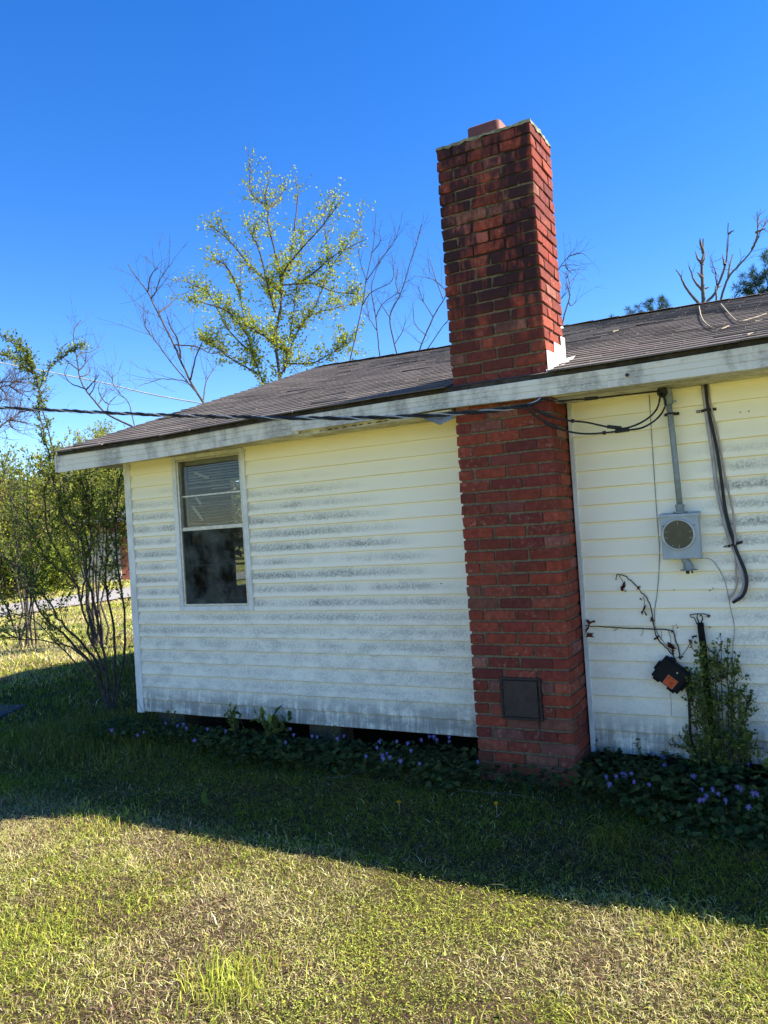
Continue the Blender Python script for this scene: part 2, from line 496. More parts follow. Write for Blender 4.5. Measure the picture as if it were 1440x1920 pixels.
def origin(parent):
    o = np.zeros(3)
    while parent is not None:
        o += np.array(parent.location)
        parent = parent.parent
    return o
def link(name, me, mat, parent=None, bevel=0.0):
    o = bpy.data.objects.new(name, me)
    if mat is not None and not me.materials:
        me.materials.append(M[mat] if isinstance(mat, str) else mat)
    COL.objects.link(o)
    o.parent = parent
    if bevel:
        b = o.modifiers.new('bevel', 'BEVEL')
        b.width = bevel; b.segments = 2; b.limit_method = 'ANGLE'
    return o
def thing(name, label, cat, loc=(0, 0, 0), group=None):
    o = bpy.data.objects.new(name, None)
    o.empty_display_size = 0.1
    COL.objects.link(o)
    o.location = loc
    return tag(o, label, cat, group)
def tag(o, label, cat, group=None):
    o['label'] = label
    o['category'] = cat
    if group:
        o['group'] = group
    return o
def kind(o, k):
    o['kind'] = k
    return o
def piece(name, me, loc, rot, parent):
    o = bpy.data.objects.new(name, me)
    COL.objects.link(o)
    o.parent = parent
    o.location = np.array(loc) - origin(parent)
    o.rotation_euler = rot
    return o
def smooth_path(pts, sub=4, jitter=0.0, rng=None):
    P = np.asarray(pts, float)
    Q = np.vstack([2 * P[0] - P[1], P, 2 * P[-1] - P[-2]])
    out = []
    for i in range(1, len(Q) - 2):
        for t in np.linspace(0, 1, sub, endpoint=False):
            a, b, c, d = Q[i - 1], Q[i], Q[i + 1], Q[i + 2]
            out.append(0.5 * ((2 * b) + (-a + c) * t + (2 * a - 5 * b + 4 * c - d) * t * t + (-a + 3 * b - 3 * c + d) * t ** 3))
    out.append(P[-1])
    out = np.array(out)
    if jitter and rng is not None:
        out[1:-1] += rng.normal(0, jitter, (len(out) - 2, 3))
    return out
def norm(a):
    return a / (np.linalg.norm(a, axis=-1, keepdims=True) + 1e-9)

def leaves_into(mb, P, D, Nn, L, W, C, fold=0.25):
    """leaf-shaped faces: base P, direction D, normal N, length L, width W, colour C"""
    P, D, Nn = np.asarray(P, float), norm(np.asarray(D, float)), np.asarray(Nn, float)
    S = norm(np.cross(D, Nn)); Nn = np.cross(S, D)
    L = np.broadcast_to(np.asarray(L, float).reshape(-1, 1), (len(P), 1)); W = np.broadcast_to(np.asarray(W, float).reshape(-1, 1), (len(P), 1))
    a = P
    b = P + D * L * 0.45 + S * W * 0.5 + Nn * W * fold
    c = P + D * L
    d = P + D * L * 0.45 - S * W * 0.5 + Nn * W * fold
    V = np.stack([a, b, c, d], 1).reshape(-1, 3)
    i = np.arange(len(P)) * 4
    F = np.concatenate([np.stack([i, i + 1, i + 2], 1), np.stack([i, i + 2, i + 3], 1)])
    mb.raw(V, [F], np.repeat(np.asarray(C, float), 4, axis=0))
def hues(rng, n, cols, var=0.15, p=None):
    cols = np.asarray(cols, float)
    k = rng.choice(len(cols), n, p=p)
    return np.clip(cols[k] * (1 + rng.normal(0, var, (n, 1))) * (1 + rng.normal(0, var * 0.3, (n, 3))), 0.004, 0.9)

# limbs of trees and shrubs, in metres
PATHS = {
 'leafing': [
  [(-6.91,7.45,4.39),(-6.96,7.46,4.93),(-6.99,7.48,5.38),(-6.9,7.59,5.92),(-6.88,7.64,6.47),(-6.97,7.62,7.03),(-7.07,7.59,7.63),(-7.1,7.62,7.96),(-7.34,7.48,8.26),(-7.36,7.51,8.96)],
  [(-6.92,7.44,4.48),(-6.87,7.63,4.94),(-6.78,7.84,5.87),(-6.75,8.02,6.54),(-6.71,8.2,7.22),(-6.74,8.33,7.92)],
  [(-6.84,7.49,4.65),(-6.82,7.65,5.03),(-6.71,7.85,5.49),(-6.44,8.16,6.05),(-6.24,8.43,6.76),(-6.04,8.67,7.16),(-5.83,8.92,7.6),(-5.78,9.07,8.01)],
  [(-7.14,7.28,4.31),(-7.4,7.44,4.73),(-7.72,7.56,5.53),(-7.97,7.73,6.44),(-8.11,7.98,7.2)],
  [(-6.89,7.63,6.2),(-7.2,7.57,6.52),(-7.47,7.52,6.8),(-7.78,7.44,7.25),(-8.08,7.35,7.62),(-8.3,7.33,7.72)],
  [(-7.44,7.41,4.82),(-7.63,7.54,5.14),(-8.09,7.45,5.67),(-8.51,7.39,6.48),(-8.89,7.35,6.73),(-9.19,7.37,6.99)],
  [(-6.88,7.64,6.47),(-6.69,7.48,6.57),(-6.31,7.44,6.83),(-5.87,7.44,7.11),(-5.55,7.35,7.26),(-5.27,7.23,7.36)],
  [(-6.76,8.01,6.45),(-6.42,8.2,6.7),(-6.08,8.38,6.99),(-5.5,8.68,7.26)],
  [(-6.61,7.53,6.57),(-6.73,7.8,6.84),(-6.81,8.1,7.59),(-6.87,8.4,8.45),(-7.08,8.61,8.86)],
  [(-7.08,7.63,7.92),(-7.04,7.9,8.18),(-6.99,8.17,8.52)],
  [(-6.24,8.43,6.76),(-6.4,8.63,7.09),(-6.55,8.85,7.75),(-6.66,9.08,8.29),(-6.72,9.35,8.72)],
  [(-6.99,7.52,5.84),(-6.9,7.28,6.12),(-6.88,6.98,6.91),(-6.8,6.72,7.04),(-6.58,6.57,7.19)],
  [(-6.87,7.63,4.85),(-6.46,7.88,4.82),(-6.06,8.11,5.02),(-5.72,8.27,5.22)],
  [(-7.41,7.44,4.68),(-7.67,6.95,4.96),(-7.74,6.6,5.14),(-7.69,6.35,5.17)],
  [(-6.88,7.64,6.38),(-6.42,8.0,6.4),(-6.07,8.27,6.23),(-5.62,8.57,6.16)],
  [(-7.09,7.62,7.92),(-7.16,7.69,8.23),(-7.12,7.84,8.64)],
  [(-7.72,7.56,5.53),(-7.71,7.02,5.87),(-7.79,6.4,5.93),(-7.66,5.95,5.8)],
  [(-7.97,7.73,6.44),(-7.92,7.29,6.88),(-7.88,6.85,6.89)],
  [(-6.82,7.65,5.03),(-6.98,7.3,5.26),(-7.06,7.0,5.39),(-7.14,6.69,5.48)],
  [(-6.71,7.85,5.49),(-6.75,8.26,5.86),(-6.46,8.88,6.12),(-6.23,9.43,6.29)],
 ],
 'bareA': [
  [(-6.0,4.34,3.4),(-6.09,4.31,3.6),(-6.27,4.2,4.02),(-6.43,4.11,4.52),(-6.58,4.01,4.95),(-6.72,3.93,5.34),(-6.85,3.86,5.56),(-6.96,3.8,5.78)],
  [(-6.69,3.96,5.24),(-6.56,3.93,5.31),(-6.43,3.9,5.45),(-6.24,3.92,5.64)],
  [(-6.6,3.99,5.02),(-6.58,4.22,5.17),(-6.56,4.44,5.39)],
  [(-6.72,3.93,5.34),(-6.55,3.84,5.53),(-6.35,3.79,5.59)],
  [(-6.14,4.27,3.73),(-6.41,4.06,4.19),(-6.58,3.94,4.51),(-6.71,3.85,4.76),(-6.74,3.86,4.91)],
  [(-6.33,4.14,4.3),(-6.26,4.03,4.54),(-6.24,3.88,4.68),(-6.19,3.75,4.82)],
  [(-6.25,4.22,3.95),(-5.99,4.12,4.31),(-5.74,4.0,4.45)],
  [(-6.09,4.31,3.6),(-6.17,4.49,3.97),(-6.15,4.76,4.29)],
  [(-6.18,4.23,3.8),(-6.21,4.08,3.92),(-6.38,3.78,3.94),(-6.54,3.48,3.83)],
  [(-6.43,4.11,4.52),(-6.12,4.27,4.46),(-5.9,4.32,4.33),(-5.69,4.38,4.34)],
 ],
 'bareB': [
  [(-5.99,2.98,3.06),(-6.14,2.88,3.15),(-6.38,2.69,3.33),(-6.49,2.63,3.48),(-6.61,2.56,3.68),(-6.68,2.54,3.86),(-6.72,2.55,4.11),(-6.77,2.56,4.31),(-6.8,2.6,4.52),(-6.77,2.7,4.67)],
  [(-6.61,2.56,3.68),(-6.78,2.5,3.76),(-6.91,2.5,3.9),(-6.96,2.59,4.09)],
  [(-6.69,2.52,3.95),(-6.72,2.42,4.03),(-6.73,2.34,4.09),(-6.72,2.29,4.18),(-6.64,2.33,4.26)],
  [(-6.72,2.55,4.12),(-6.78,2.67,4.21),(-6.8,2.84,4.26),(-6.8,3.03,4.37)],
  [(-6.68,2.54,3.94),(-6.65,2.6,4.01),(-6.64,2.63,4.09)],
  [(-6.67,2.55,3.85),(-6.66,2.67,3.9),(-6.69,2.75,4.0)],
  [(-6.59,2.57,3.67),(-6.45,2.56,3.74),(-6.3,2.54,3.82)],
  [(-6.48,2.64,3.45),(-6.57,2.8,3.56),(-6.65,2.98,3.74)],
  [(-6.36,2.7,3.31),(-6.41,2.77,3.46),(-6.4,2.89,3.59)],
  [(-6.1,2.92,3.13),(-6.2,2.93,3.47),(-6.32,2.91,3.59),(-6.43,2.9,3.75),(-6.49,2.94,3.86),(-6.49,3.05,3.95)],
  [(-6.41,2.77,3.46),(-6.55,2.77,3.58),(-6.64,2.82,3.74),(-6.69,2.93,3.86)],
  [(-6.57,2.6,3.59),(-6.47,2.59,3.68),(-6.4,2.55,3.77)],
 ],
 'sapA': [
  [(-5.55,7.74,4.62),(-5.49,7.75,4.76),(-5.24,7.87,5.71),(-5.12,7.91,6.25),(-4.97,7.97,6.84),(-4.88,7.99,7.43)],
  [(-5.13,7.91,6.17),(-4.8,7.98,6.55),(-4.55,8.01,6.8),(-4.4,7.99,7.05)],
  [(-5.24,7.87,5.71),(-5.03,7.88,5.92),(-4.64,7.98,6.08),(-4.57,7.91,6.52)],
  [(-5.01,7.95,6.67),(-4.77,7.88,6.81),(-4.71,7.71,6.96)],
  [(-5.13,7.91,6.12),(-5.18,7.79,6.49),(-5.17,7.71,6.72)],
 ],
 'sapB': [
  [(-5.26,8.48,4.73),(-5.28,8.49,4.89),(-5.31,8.5,5.63),(-5.36,8.48,6.14),(-5.27,8.55,6.54),(-5.19,8.62,6.72)],
  [(-5.31,8.5,5.63),(-5.08,8.39,5.83),(-4.7,8.36,5.97)],
  [(-5.3,8.5,5.36),(-5.46,8.49,5.66),(-5.52,8.54,5.95)],
 ],
 'sapC': [
  [(-4.5,7.76,4.49),(-4.51,7.72,4.68),(-4.57,7.67,5.32),(-4.35,7.76,5.76),(-4.16,7.82,6.28),(-4.02,7.87,6.63),(-3.92,7.89,6.92)],
  [(-4.56,7.68,5.28),(-4.67,7.53,5.56),(-4.71,7.42,5.71)],
  [(-4.39,7.74,5.72),(-4.49,7.83,5.97),(-4.48,7.98,6.22)],
  [(-4.54,7.71,4.82),(-4.37,7.79,5.1),(-4.32,7.8,5.34)],
 ],
 'sapD': [
  [(-4.0,7.45,4.42),(-3.92,7.45,4.59),(-3.66,7.54,5.12),(-3.4,7.62,5.53),(-3.25,7.65,6.02),(-3.25,7.62,6.37)],
  [(-3.85,7.48,4.51),(-3.46,7.65,5.03),(-3.22,7.74,5.24)],
  [(-3.66,7.54,5.12),(-3.85,7.54,5.48),(-3.94,7.59,5.8)],
  [(-3.4,7.62,5.53),(-3.53,7.37,5.7),(-3.74,7.08,5.74)],
  [(-3.48,7.58,5.42),(-3.68,7.71,5.97),(-3.81,7.86,6.33)],
  [(-3.8,7.51,4.82),(-3.88,7.26,4.99),(-3.82,7.08,5.21)],
 ],
 'sapE': [
  [(-1.66,8.32,4.7),(-1.61,8.36,4.92),(-1.52,8.42,5.21),(-1.51,8.45,5.31),(-1.56,8.47,5.51),(-1.56,8.5,5.71)],
  [(-1.51,8.45,5.4),(-1.52,8.56,5.53),(-1.48,8.67,5.61)],
  [(-1.72,8.36,5.17),(-1.58,8.25,5.22),(-1.46,8.14,5.26)],
  [(-1.53,8.42,5.15),(-1.52,8.51,5.11),(-1.46,8.61,5.19)],
  [(-1.55,8.47,5.59),(-1.52,8.44,5.62),(-1.6,8.38,5.69)],
  [(-1.68,8.35,5.68),(-1.6,8.39,5.8),(-1.54,8.42,5.88),(-1.45,8.45,5.94),(-1.34,8.49,5.99)],
  [(-1.6,8.39,5.78),(-1.46,8.27,5.74),(-1.28,8.17,5.66)],
  [(-1.45,8.45,5.94),(-1.27,8.36,5.92),(-1.14,8.25,5.81)],
  [(-1.5,8.26,5.73),(-1.43,8.18,5.61),(-1.35,8.1,5.52)],
 ],
 'deadA': [
  [(0.43,9.72,4.84),(0.44,9.79,5.04),(0.44,9.87,5.47),(0.44,9.94,5.76),(0.47,10.02,5.97),(0.48,10.09,6.26)],
  [(0.47,10.02,5.99),(0.45,9.89,6.13),(0.46,9.77,6.17)],
  [(0.45,9.94,5.76),(0.48,10.05,5.92),(0.51,10.15,6.01)],
  [(0.44,9.94,5.79),(0.37,10.1,5.93),(0.32,10.27,6.12)],
  [(0.43,9.86,5.31),(0.37,9.98,5.4),(0.27,10.09,5.59),(0.2,10.2,5.87)],
  [(0.42,9.72,4.92),(0.38,9.68,5.03),(0.21,9.63,5.3),(0.13,9.59,5.52),(0.06,9.55,5.66)],
  [(0.44,9.87,5.52),(0.38,9.74,5.59)],
  [(0.43,9.87,5.32),(0.53,9.9,5.34)],
 ],
 'deadB': [
  [(0.42,10.22,5.0),(0.45,10.28,5.18),(0.58,10.35,5.33),(0.73,10.41,5.68),(0.82,10.48,6.01),(0.87,10.53,6.58)],
  [(0.63,10.3,5.03),(0.67,10.23,5.15),(0.83,10.18,5.52),(1.0,10.12,5.66),(1.22,10.07,5.86),(1.34,10.01,6.12),(1.37,9.95,6.46)],
  [(0.83,10.18,5.52),(0.86,10.31,5.76),(0.91,10.43,5.98)],
  [(0.61,10.23,5.14),(0.6,10.3,5.38),(0.62,10.38,5.5),(0.6,10.45,5.78),(0.52,10.52,5.87)],
  [(0.78,10.3,5.78),(0.73,10.66,6.08)],
  [(0.86,10.53,6.39),(0.98,10.08,6.28)],
  [(1.34,10.01,6.12),(1.43,10.24,6.27),(1.46,10.46,6.47)],
  [(1.24,10.07,5.89),(1.33,9.87,5.97),(1.38,9.67,5.95)],
  [(1.32,10.01,6.14),(1.47,9.86,6.13)],
  [(0.64,10.38,5.44),(0.71,10.5,5.48)],
 ],
 'farbare': [
  [(-22.92,12.17,5.27),(-23.04,12.6,5.65),(-23.2,12.95,6.0),(-23.3,13.38,6.29),(-23.36,13.87,6.63),(-23.59,14.12,6.9)],
  [(-23.3,13.38,6.29),(-22.88,13.42,6.21),(-22.34,13.6,6.06)],
  [(-23.19,12.96,6.17),(-23.71,13.2,6.82),(-24.02,13.75,7.2),(-24.27,14.36,7.2)],
  [(-23.74,13.15,6.82),(-23.67,13.37,7.52),(-23.53,13.66,7.62),(-23.38,13.97,7.92)],
  [(-23.78,13.21,7.35),(-23.46,13.23,7.66),(-23.02,13.42,7.64),(-22.59,13.57,7.61)],
  [(-23.53,13.66,7.62),(-23.09,13.64,7.34),(-22.59,13.7,7.07)],
  [(-23.36,13.87,6.63),(-22.59,13.82,6.6),(-21.95,13.59,6.25)],
  [(-23.3,13.38,6.29),(-22.57,12.95,5.93),(-21.71,12.69,5.64)],
  [(-23.67,13.37,7.53),(-22.99,13.1,7.16),(-22.43,12.68,6.8)],
 ],
 'privet': [
  [(-4.09,0.46,-0.01),(-4.19,0.4,0.41),(-4.35,0.25,0.71),(-4.47,0.14,0.88),(-4.56,0.07,1.11),(-4.62,0.03,1.34),(-4.74,-0.07,1.49),(-4.83,-0.16,1.68)],
  [(-4.09,0.46,-0.01),(-4.21,0.45,0.45),(-4.37,0.38,0.68),(-4.51,0.32,0.84),(-4.65,0.28,1.08),(-4.78,0.23,1.25),(-4.92,0.17,1.42),(-5.06,0.1,1.55)],
  [(-4.09,0.47,-0.01),(-4.07,0.42,0.36),(-4.1,0.31,0.68),(-4.11,0.23,1.03),(-4.1,0.17,1.23),(-4.18,-0.01,1.42),(-4.2,-0.11,1.6),(-4.21,-0.21,1.89),(-4.22,-0.29,2.17)],
  [(-4.08,0.48,-0.01),(-4.06,0.44,0.41),(-4.05,0.39,0.67),(-4.05,0.32,1.07),(-4.05,0.26,1.27),(-4.02,0.23,1.52),(-4.04,0.14,1.72),(-4.07,0.04,1.88),(-4.03,0.02,2.14),(-4.02,-0.03,2.35),(-4.03,-0.11,2.78),(-4.04,-0.19,3.1),(-4.08,-0.32,3.32)],
  [(-4.07,0.49,-0.02),(-4.11,0.6,0.63),(-4.23,0.63,1.12),(-4.3,0.71,1.35),(-4.36,0.81,1.79),(-4.41,0.92,2.22)],
  [(-4.07,0.49,-0.02),(-3.98,0.61,0.63),(-4.0,0.6,1.3),(-4.01,0.6,1.76),(-3.97,0.66,2.22)],
  [(-4.06,0.05,1.85),(-4.08,-0.01,2.17),(-4.1,-0.06,2.55),(-4.11,-0.1,2.89),(-4.05,-0.05,3.12),(-3.94,0.06,3.28),(-3.82,0.18,3.38)],
  [(-4.09,0.39,0.22),(-4.16,0.16,0.51),(-4.28,-0.16,0.94),(-4.35,-0.42,1.02)],
  [(-4.07,0.42,0.36),(-4.28,0.22,0.62),(-4.5,-0.01,0.73),(-4.68,-0.21,0.78)],
  [(-4.04,-0.19,3.1),(-4.26,-0.19,3.26),(-4.48,-0.19,3.34)],
  [(-4.04,-0.19,3.1),(-4.04,-0.24,3.28),(-4.14,-0.42,3.41)],
  [(-4.11,0.23,1.03),(-4.02,0.29,1.42),(-3.99,0.28,1.87),(-4.0,0.22,2.22)],
  [(-4.1,0.17,1.23),(-4.09,-0.09,1.69),(-3.97,-0.19,2.02),(-3.81,-0.25,2.23)],
 ],
}

# ================================================================== SETTING
def ground():
    n = 90
    u = np.linspace(-1, 1, n)
    w = np.sign(u) * (np.abs(u) ** 3.2) * 320
    X, Y = np.meshgrid(w - 2.0, w + 2.0, indexing='ij')
    rng = np.random.default_rng(3)
    Z = 0.012 * np.sin(X * 1.7 + 0.4) * np.cos(Y * 1.3) + 0.02 * np.sin(X * 0.35) * np.sin(Y * 0.28 + 1) - 0.012
    Z = np.where((np.abs(X) < 40) & (np.abs(Y) < 40), Z, 0)
    V = np.stack([X, Y, Z], -1).reshape(-1, 3)
    i, j = np.meshgrid(np.arange(n - 1), np.arange(n - 1), indexing='ij')
    a = (i * n + j).ravel()
    o = link('ground', np_mesh('ground', V, [np.stack([a, a + n, a + n + 1, a + 1], 1)], None, True), 'ground')
    kind(o, 'structure')
ground()
def gz(x, y):
    return 0.012 * np.sin(x * 1.7 + 0.4) * np.cos(y * 1.3) + 0.02 * np.sin(x * 0.35) * np.sin(y * 0.28 + 1) - 0.012

# the street running past the left end of the house
ys = np.linspace(-60, 90, 60)
rng = np.random.default_rng(8)
cx = -17.1 - 0.0020 * (ys - 9) ** 2 * np.sign(ys - 9) * 0.4 - 0.10 * (ys - 9)
wl, wr = 1.75 + rng.normal(0, 0.08, 60), 1.75 + rng.normal(0, 0.08, 60)
V = np.concatenate([np.stack([cx - wl, ys, np.full(60, 0.03)], 1), np.stack([cx, ys, np.full(60, 0.06)], 1), np.stack([cx + wr, ys, np.full(60, 0.03)], 1)])
i = np.arange(59)
kind(link('road', np_mesh('road', V, [np.concatenate([np.stack([i, i + 60, i + 61, i + 1], 1), np.stack([i + 60, i + 120, i + 121, i + 61], 1)])]), 'road'), 'structure')

# ================================================================== HOUSE
house = thing('house', 'low house with white lap siding and brown shingle roof behind the brick chimney', 'house')
XL, XR, YB = -3.17, 6.5, 7.35
RX = [-3.57, -2.7, -1.75, -0.37, 0.64, 1.62, 6.6]
RZ = [3.668, 3.645, 3.618, 3.602, 3.585, 3.553, 3.50]
EX = [-3.57, -2.4, -1.39, 0.0, 1.1, 1.73, 6.6]
EZ = [2.315, 2.313, 2.334, 2.340, 2.333, 2.338, 2.33]
YE, YR = -0.40, 3.72
def roofz(x, y):
    e = np.interp(x, EX, EZ) + 0.030
    r = np.interp(x, RX, RZ)
    s = (np.asarray(y) - YE) / (YR - YE)
    return e + (r - e) * s + 0.006 * np.sin(x * 2.3 + y * 1.1) * np.sin(y * 2.0 + 0.5) * np.clip(s * 4, 0, 1)

# ---- walls (sheathing behind the boards)
w = MB()
WX0, WX1, WZ0, WZ1 = -2.600, -1.920, 1.010, 2.205
w.box((XL + 0.004, 0.003, 0.16), (WX0, 0.10, 2.229)).box((WX1, 0.003, 0.16), (-0.004, 0.10, 2.229))
w.box((WX0, 0.003, 0.16), (WX1, 0.10, WZ0)).box((WX0, 0.003, WZ1), (WX1, 0.10, 2.229))
w.box((0.605, 0.003, 0.14), (XR - 0.004, 0.10, 2.227))
wall = w.build('front_wall', 'trim', house)
g = MB()
GY0, GY1, GZ0, GZ1 = 1.20, 2.02, 1.07, 2.12
g.box((XL, 0.10, 0.16), (XL + 0.10, GY0, 2.30)).box((XL, GY1, 0.16), (XL + 0.10, YB, 2.30)).box((XL, GY0, 0.16), (XL + 0.10, GY1, GZ0)).box((XL, GY0, GZ1), (XL + 0.10, GY1, 2.30))
zr = 3.54
g.raw([(XL, 0.02, 2.30), (XL, YB, 2.30), (XL, YR, zr), (XL + 0.1, 0.02, 2.30), (XL + 0.1, YB, 2.30), (XL + 0.1, YR, zr)], [[(0, 2, 1), (3, 4, 5)], [(0, 1, 4, 3), (1, 2, 5, 4), (2, 0, 3, 5)]])
g.build('gable_wall', 'trim', house)
gf = MB()
for a, b in [((GY0 - 0.05, GZ0 - 0.05), (GY0, GZ1 + 0.05)), ((GY1, GZ0 - 0.05), (GY1 + 0.05, GZ1 + 0.05)), ((GY0, GZ0 - 0.05), (GY1, GZ0)), ((GY0, GZ1), (GY1, GZ1 + 0.05)), ((GY0, 1.50), (GY1, 1.545))]:
    gf.box((XL - 0.025, a[0], a[1]), (XL + 0.03, b[0], b[1]))
gw = gf.build('window', 'alu_dark', house)
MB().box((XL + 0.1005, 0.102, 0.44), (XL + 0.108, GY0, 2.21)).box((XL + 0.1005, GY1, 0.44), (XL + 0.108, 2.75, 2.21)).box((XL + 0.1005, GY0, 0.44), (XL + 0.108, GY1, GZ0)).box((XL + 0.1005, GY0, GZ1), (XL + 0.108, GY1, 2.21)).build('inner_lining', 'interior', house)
MB().raw([(XL + 0.04, GY0, GZ0), (XL + 0.04, GY1, GZ0), (XL + 0.04, GY1, GZ1), (XL + 0.04, GY0, GZ1)], [[(0, 1, 2, 3)]]).build('pane', 'glass', gw)
MB().box((XL, YB, 0.16), (XR, YB + 0.1, 2.30)).build('rear_wall', 'trim', house)
MB().box((XR - 0.10, 0.101, 0.16), (XR, YB, 2.30)).raw([(XR - 0.1, 0.02, 2.30), (XR - 0.1, YB, 2.30), (XR - 0.1, YR, 3.4), (XR, 0.02, 2.30), (XR, YB, 2.30), (XR, YR, 3.4)], [[(0, 2, 1), (3, 4, 5)], [(0, 1, 4, 3), (1, 2, 5, 4), (2, 0, 3, 5)]]).build('end_wall', 'trim', house)
MB().box((XL + 0.10, 0.101, 0.38), (XR - 0.101, YB, 0.44)).build('floor_deck', 'floorin', house)
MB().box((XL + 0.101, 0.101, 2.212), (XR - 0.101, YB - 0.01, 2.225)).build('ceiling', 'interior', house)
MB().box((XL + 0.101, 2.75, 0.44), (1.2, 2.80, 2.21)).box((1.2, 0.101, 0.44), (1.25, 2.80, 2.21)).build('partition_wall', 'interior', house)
for bx in (-2.95, -1.42, 1.1, 2.4):
    MB().box((bx - 0.13, 0.12, -0.05), (bx + 0.15, 0.30, 0.34)).build('pier_block', 'block', house, bevel=0.006)

# ---- siding boards, one object for each course
PROF = [(-0.003, 0.0005), (-0.0185, 0.0000), (-0.0215, 0.0030), (-0.0210, 0.012), (-0.0175, 0.038), (-0.0115, 0.070), (-0.0052, 0.1000), (-0.0040, 0.1060)]
def board(x0, x1, z, rng, drop=0.0, h=None, parent=wall):
    n = max(2, int((x1 - x0) / 0.22) + 1)
    xs = np.linspace(x0, x1, n)
    prof = np.array(PROF)
    prof = prof.copy()
    prof[:3, 1] -= drop
    if h is not None:
        prof = prof[prof[:, 1] <= h + 1e-4]
    wob = rng.normal(0, 0.0007, n); sag = rng.normal(0, 0.0008, n); wob[0] = wob[-1] = 0
    V = np.zeros((n, len(prof), 3))
    V[:, :, 0] = xs[:, None]
    V[:, :, 1] = prof[None, :, 0] + wob[:, None]
    V[:, :, 2] = z + prof[None, :, 1] + sag[:, None] * (prof[None, :, 1] < 0.05)
    k = len(prof)
    i, j = np.meshgrid(np.arange(n - 1), np.arange(k - 1), indexing='ij')
    a = (i * k + j).ravel()
    mb = MB()
    mb.raw(V.reshape(-1, 3), [np.stack([a, a + k, a + k + 1, a + 1], 1), np.arange(k)[::-1][None] if k in (3, 4) else np.stack([np.zeros(k - 2, int), np.arange(2, k), np.arange(1, k - 1)], 1)])
    return mb.build('siding_board', 'siding', parent)
rng = np.random.default_rng(21)
for k in range(-8, 12):
    z = ZK0 + k * EXPO
    if k < 0:
        if k in (-3, -6):
            board(XL + 0.055, -1.32, z, rng); board(-1.318, 0.004, z, rng)
        else:
            board(XL + 0.055, 0.004, z, rng)
    else:
        board(XL + 0.055, -2.637, z, rng); board(-1.889, 0.004, z, rng)
    d = 0.027 if k == -8 else 0.0
    if k in (-6, -5):
        board(0.632, 1.0835, z, rng, d); board(1.0860, 3.4, z, rng, d)
    else:
        board(0.632, 3.4, z, rng, d)
MB().box((XL + 0.060, -0.0215, 2.213), (-0.004, 0.0, 2.2295)).build('frieze_trim', 'siding', house)
MB().box((0.636, -0.0215, 2.213), (6.3, 0.0, 2.2275)).build('frieze_trim', 'siding', house)
for (nx_, nz_) in [(1.558, 2.052), (1.601, 2.052), (1.147, 1.085), (1.337, 1.078), (1.145, 0.884), (1.15, 0.869), (1.323, 0.873), (-1.203, 0.803), (-0.314, 1.154), (1.354, 1.09)]:
    MB().disc((nx_, -0.010, nz_), (0, -1, 0), 0.0032, 0.013, 8).build('nail', 'iron', wall)
cb = MB().box((XL - 0.012, -0.026, 0.140), (XL + 0.058, 0.0, 2.232)).box((XL - 0.014, 0.0, 0.140), (XL - 0.002, 0.07, 2.232))
cb.build('corner_trim', 'trim', house, bevel=0.003)
MB().box((0.606, -0.024, 0.118), (0.634, 0.0, 2.230)).build('edge_trim', 'trim', house, bevel=0.003)

# ---- window with storm sash and broken blind
win = thing_part = MB()
for a, b in [((-2.636, 0.982), (-2.592, 2.228)), ((-1.930, 0.982), (-1.888, 2.228)), ((-2.592, 0.982), (-1.930, 1.022)), ((-2.592, 2.198), (-1.930, 2.228))]:
    win.box((a[0], -0.030, a[1]), (b[0], 0.002, b[1]))
window = win.build('window', 'trim', house, bevel=0.003)
fr = MB()
for a, b in [((-2.592, 1.022), (-2.572, 2.198)), ((-1.950, 1.022), (-1.930, 2.198)), ((-2.572, 1.022), (-1.950, 1.040)), ((-2.572, 2.180), (-1.950, 2.198))]:
    fr.box((a[0], -0.022, a[1]), (b[0], 0.075, b[1]))
fr.build('frame', 'alu', window, bevel=0.002)
MB().box((-2.572, -0.012, 1.622), (-1.950, 0.030, 1.652)).build('meeting_rail', 'alu', window, bevel=0.002)
MB().box((-2.572, 0.006, 1.894), (-1.950, 0.022, 1.906)).build('muntin', 'alu', window)
MB().box((-2.530, 0.030, 1.335), (-1.950, 0.046, 1.350)).build('muntin', 'alu_dark', window)
s = MB()
for a, b in [((-2.572, 1.04), (-2.530, 1.62)), ((-1.972, 1.04), (-1.950, 1.62)), ((-2.530, 1.04), (-1.972, 1.075))]:
    s.box((a[0], 0.026, a[1]), (b[0], 0.050, b[1]))
s.build('lower_sash', 'alu_dark', window)
def sheet(x0, x1, y, z0, z1):
    return MB().raw([(x0, y, z0), (x1, y, z0), (x1, y, z1), (x0, y, z1)], [[(0, 1, 2, 3)]])
sheet(-2.572, -1.950, 0.012, 1.906, 2.180).build('pane', 'glass', window)
sheet(-2.572, -1.950, 0.012, 1.652, 1.894).build('pane', 'glass', window)
sheet(-2.530, -1.972, 0.038, 1.075, 1.335).build('pane', 'glass', window)
sheet(-2.530, -1.972, 0.038, 1.350, 1.622).build('pane', 'glass', window)
sheet(-2.571, -1.951, -0.008, 1.041, 1.621).build('insect_screen', 'screen', window)
MB().box((-2.560, 0.045, 2.150), (-1.960, 0.080, 2.185)).build('blind_headrail', 'slat', window)
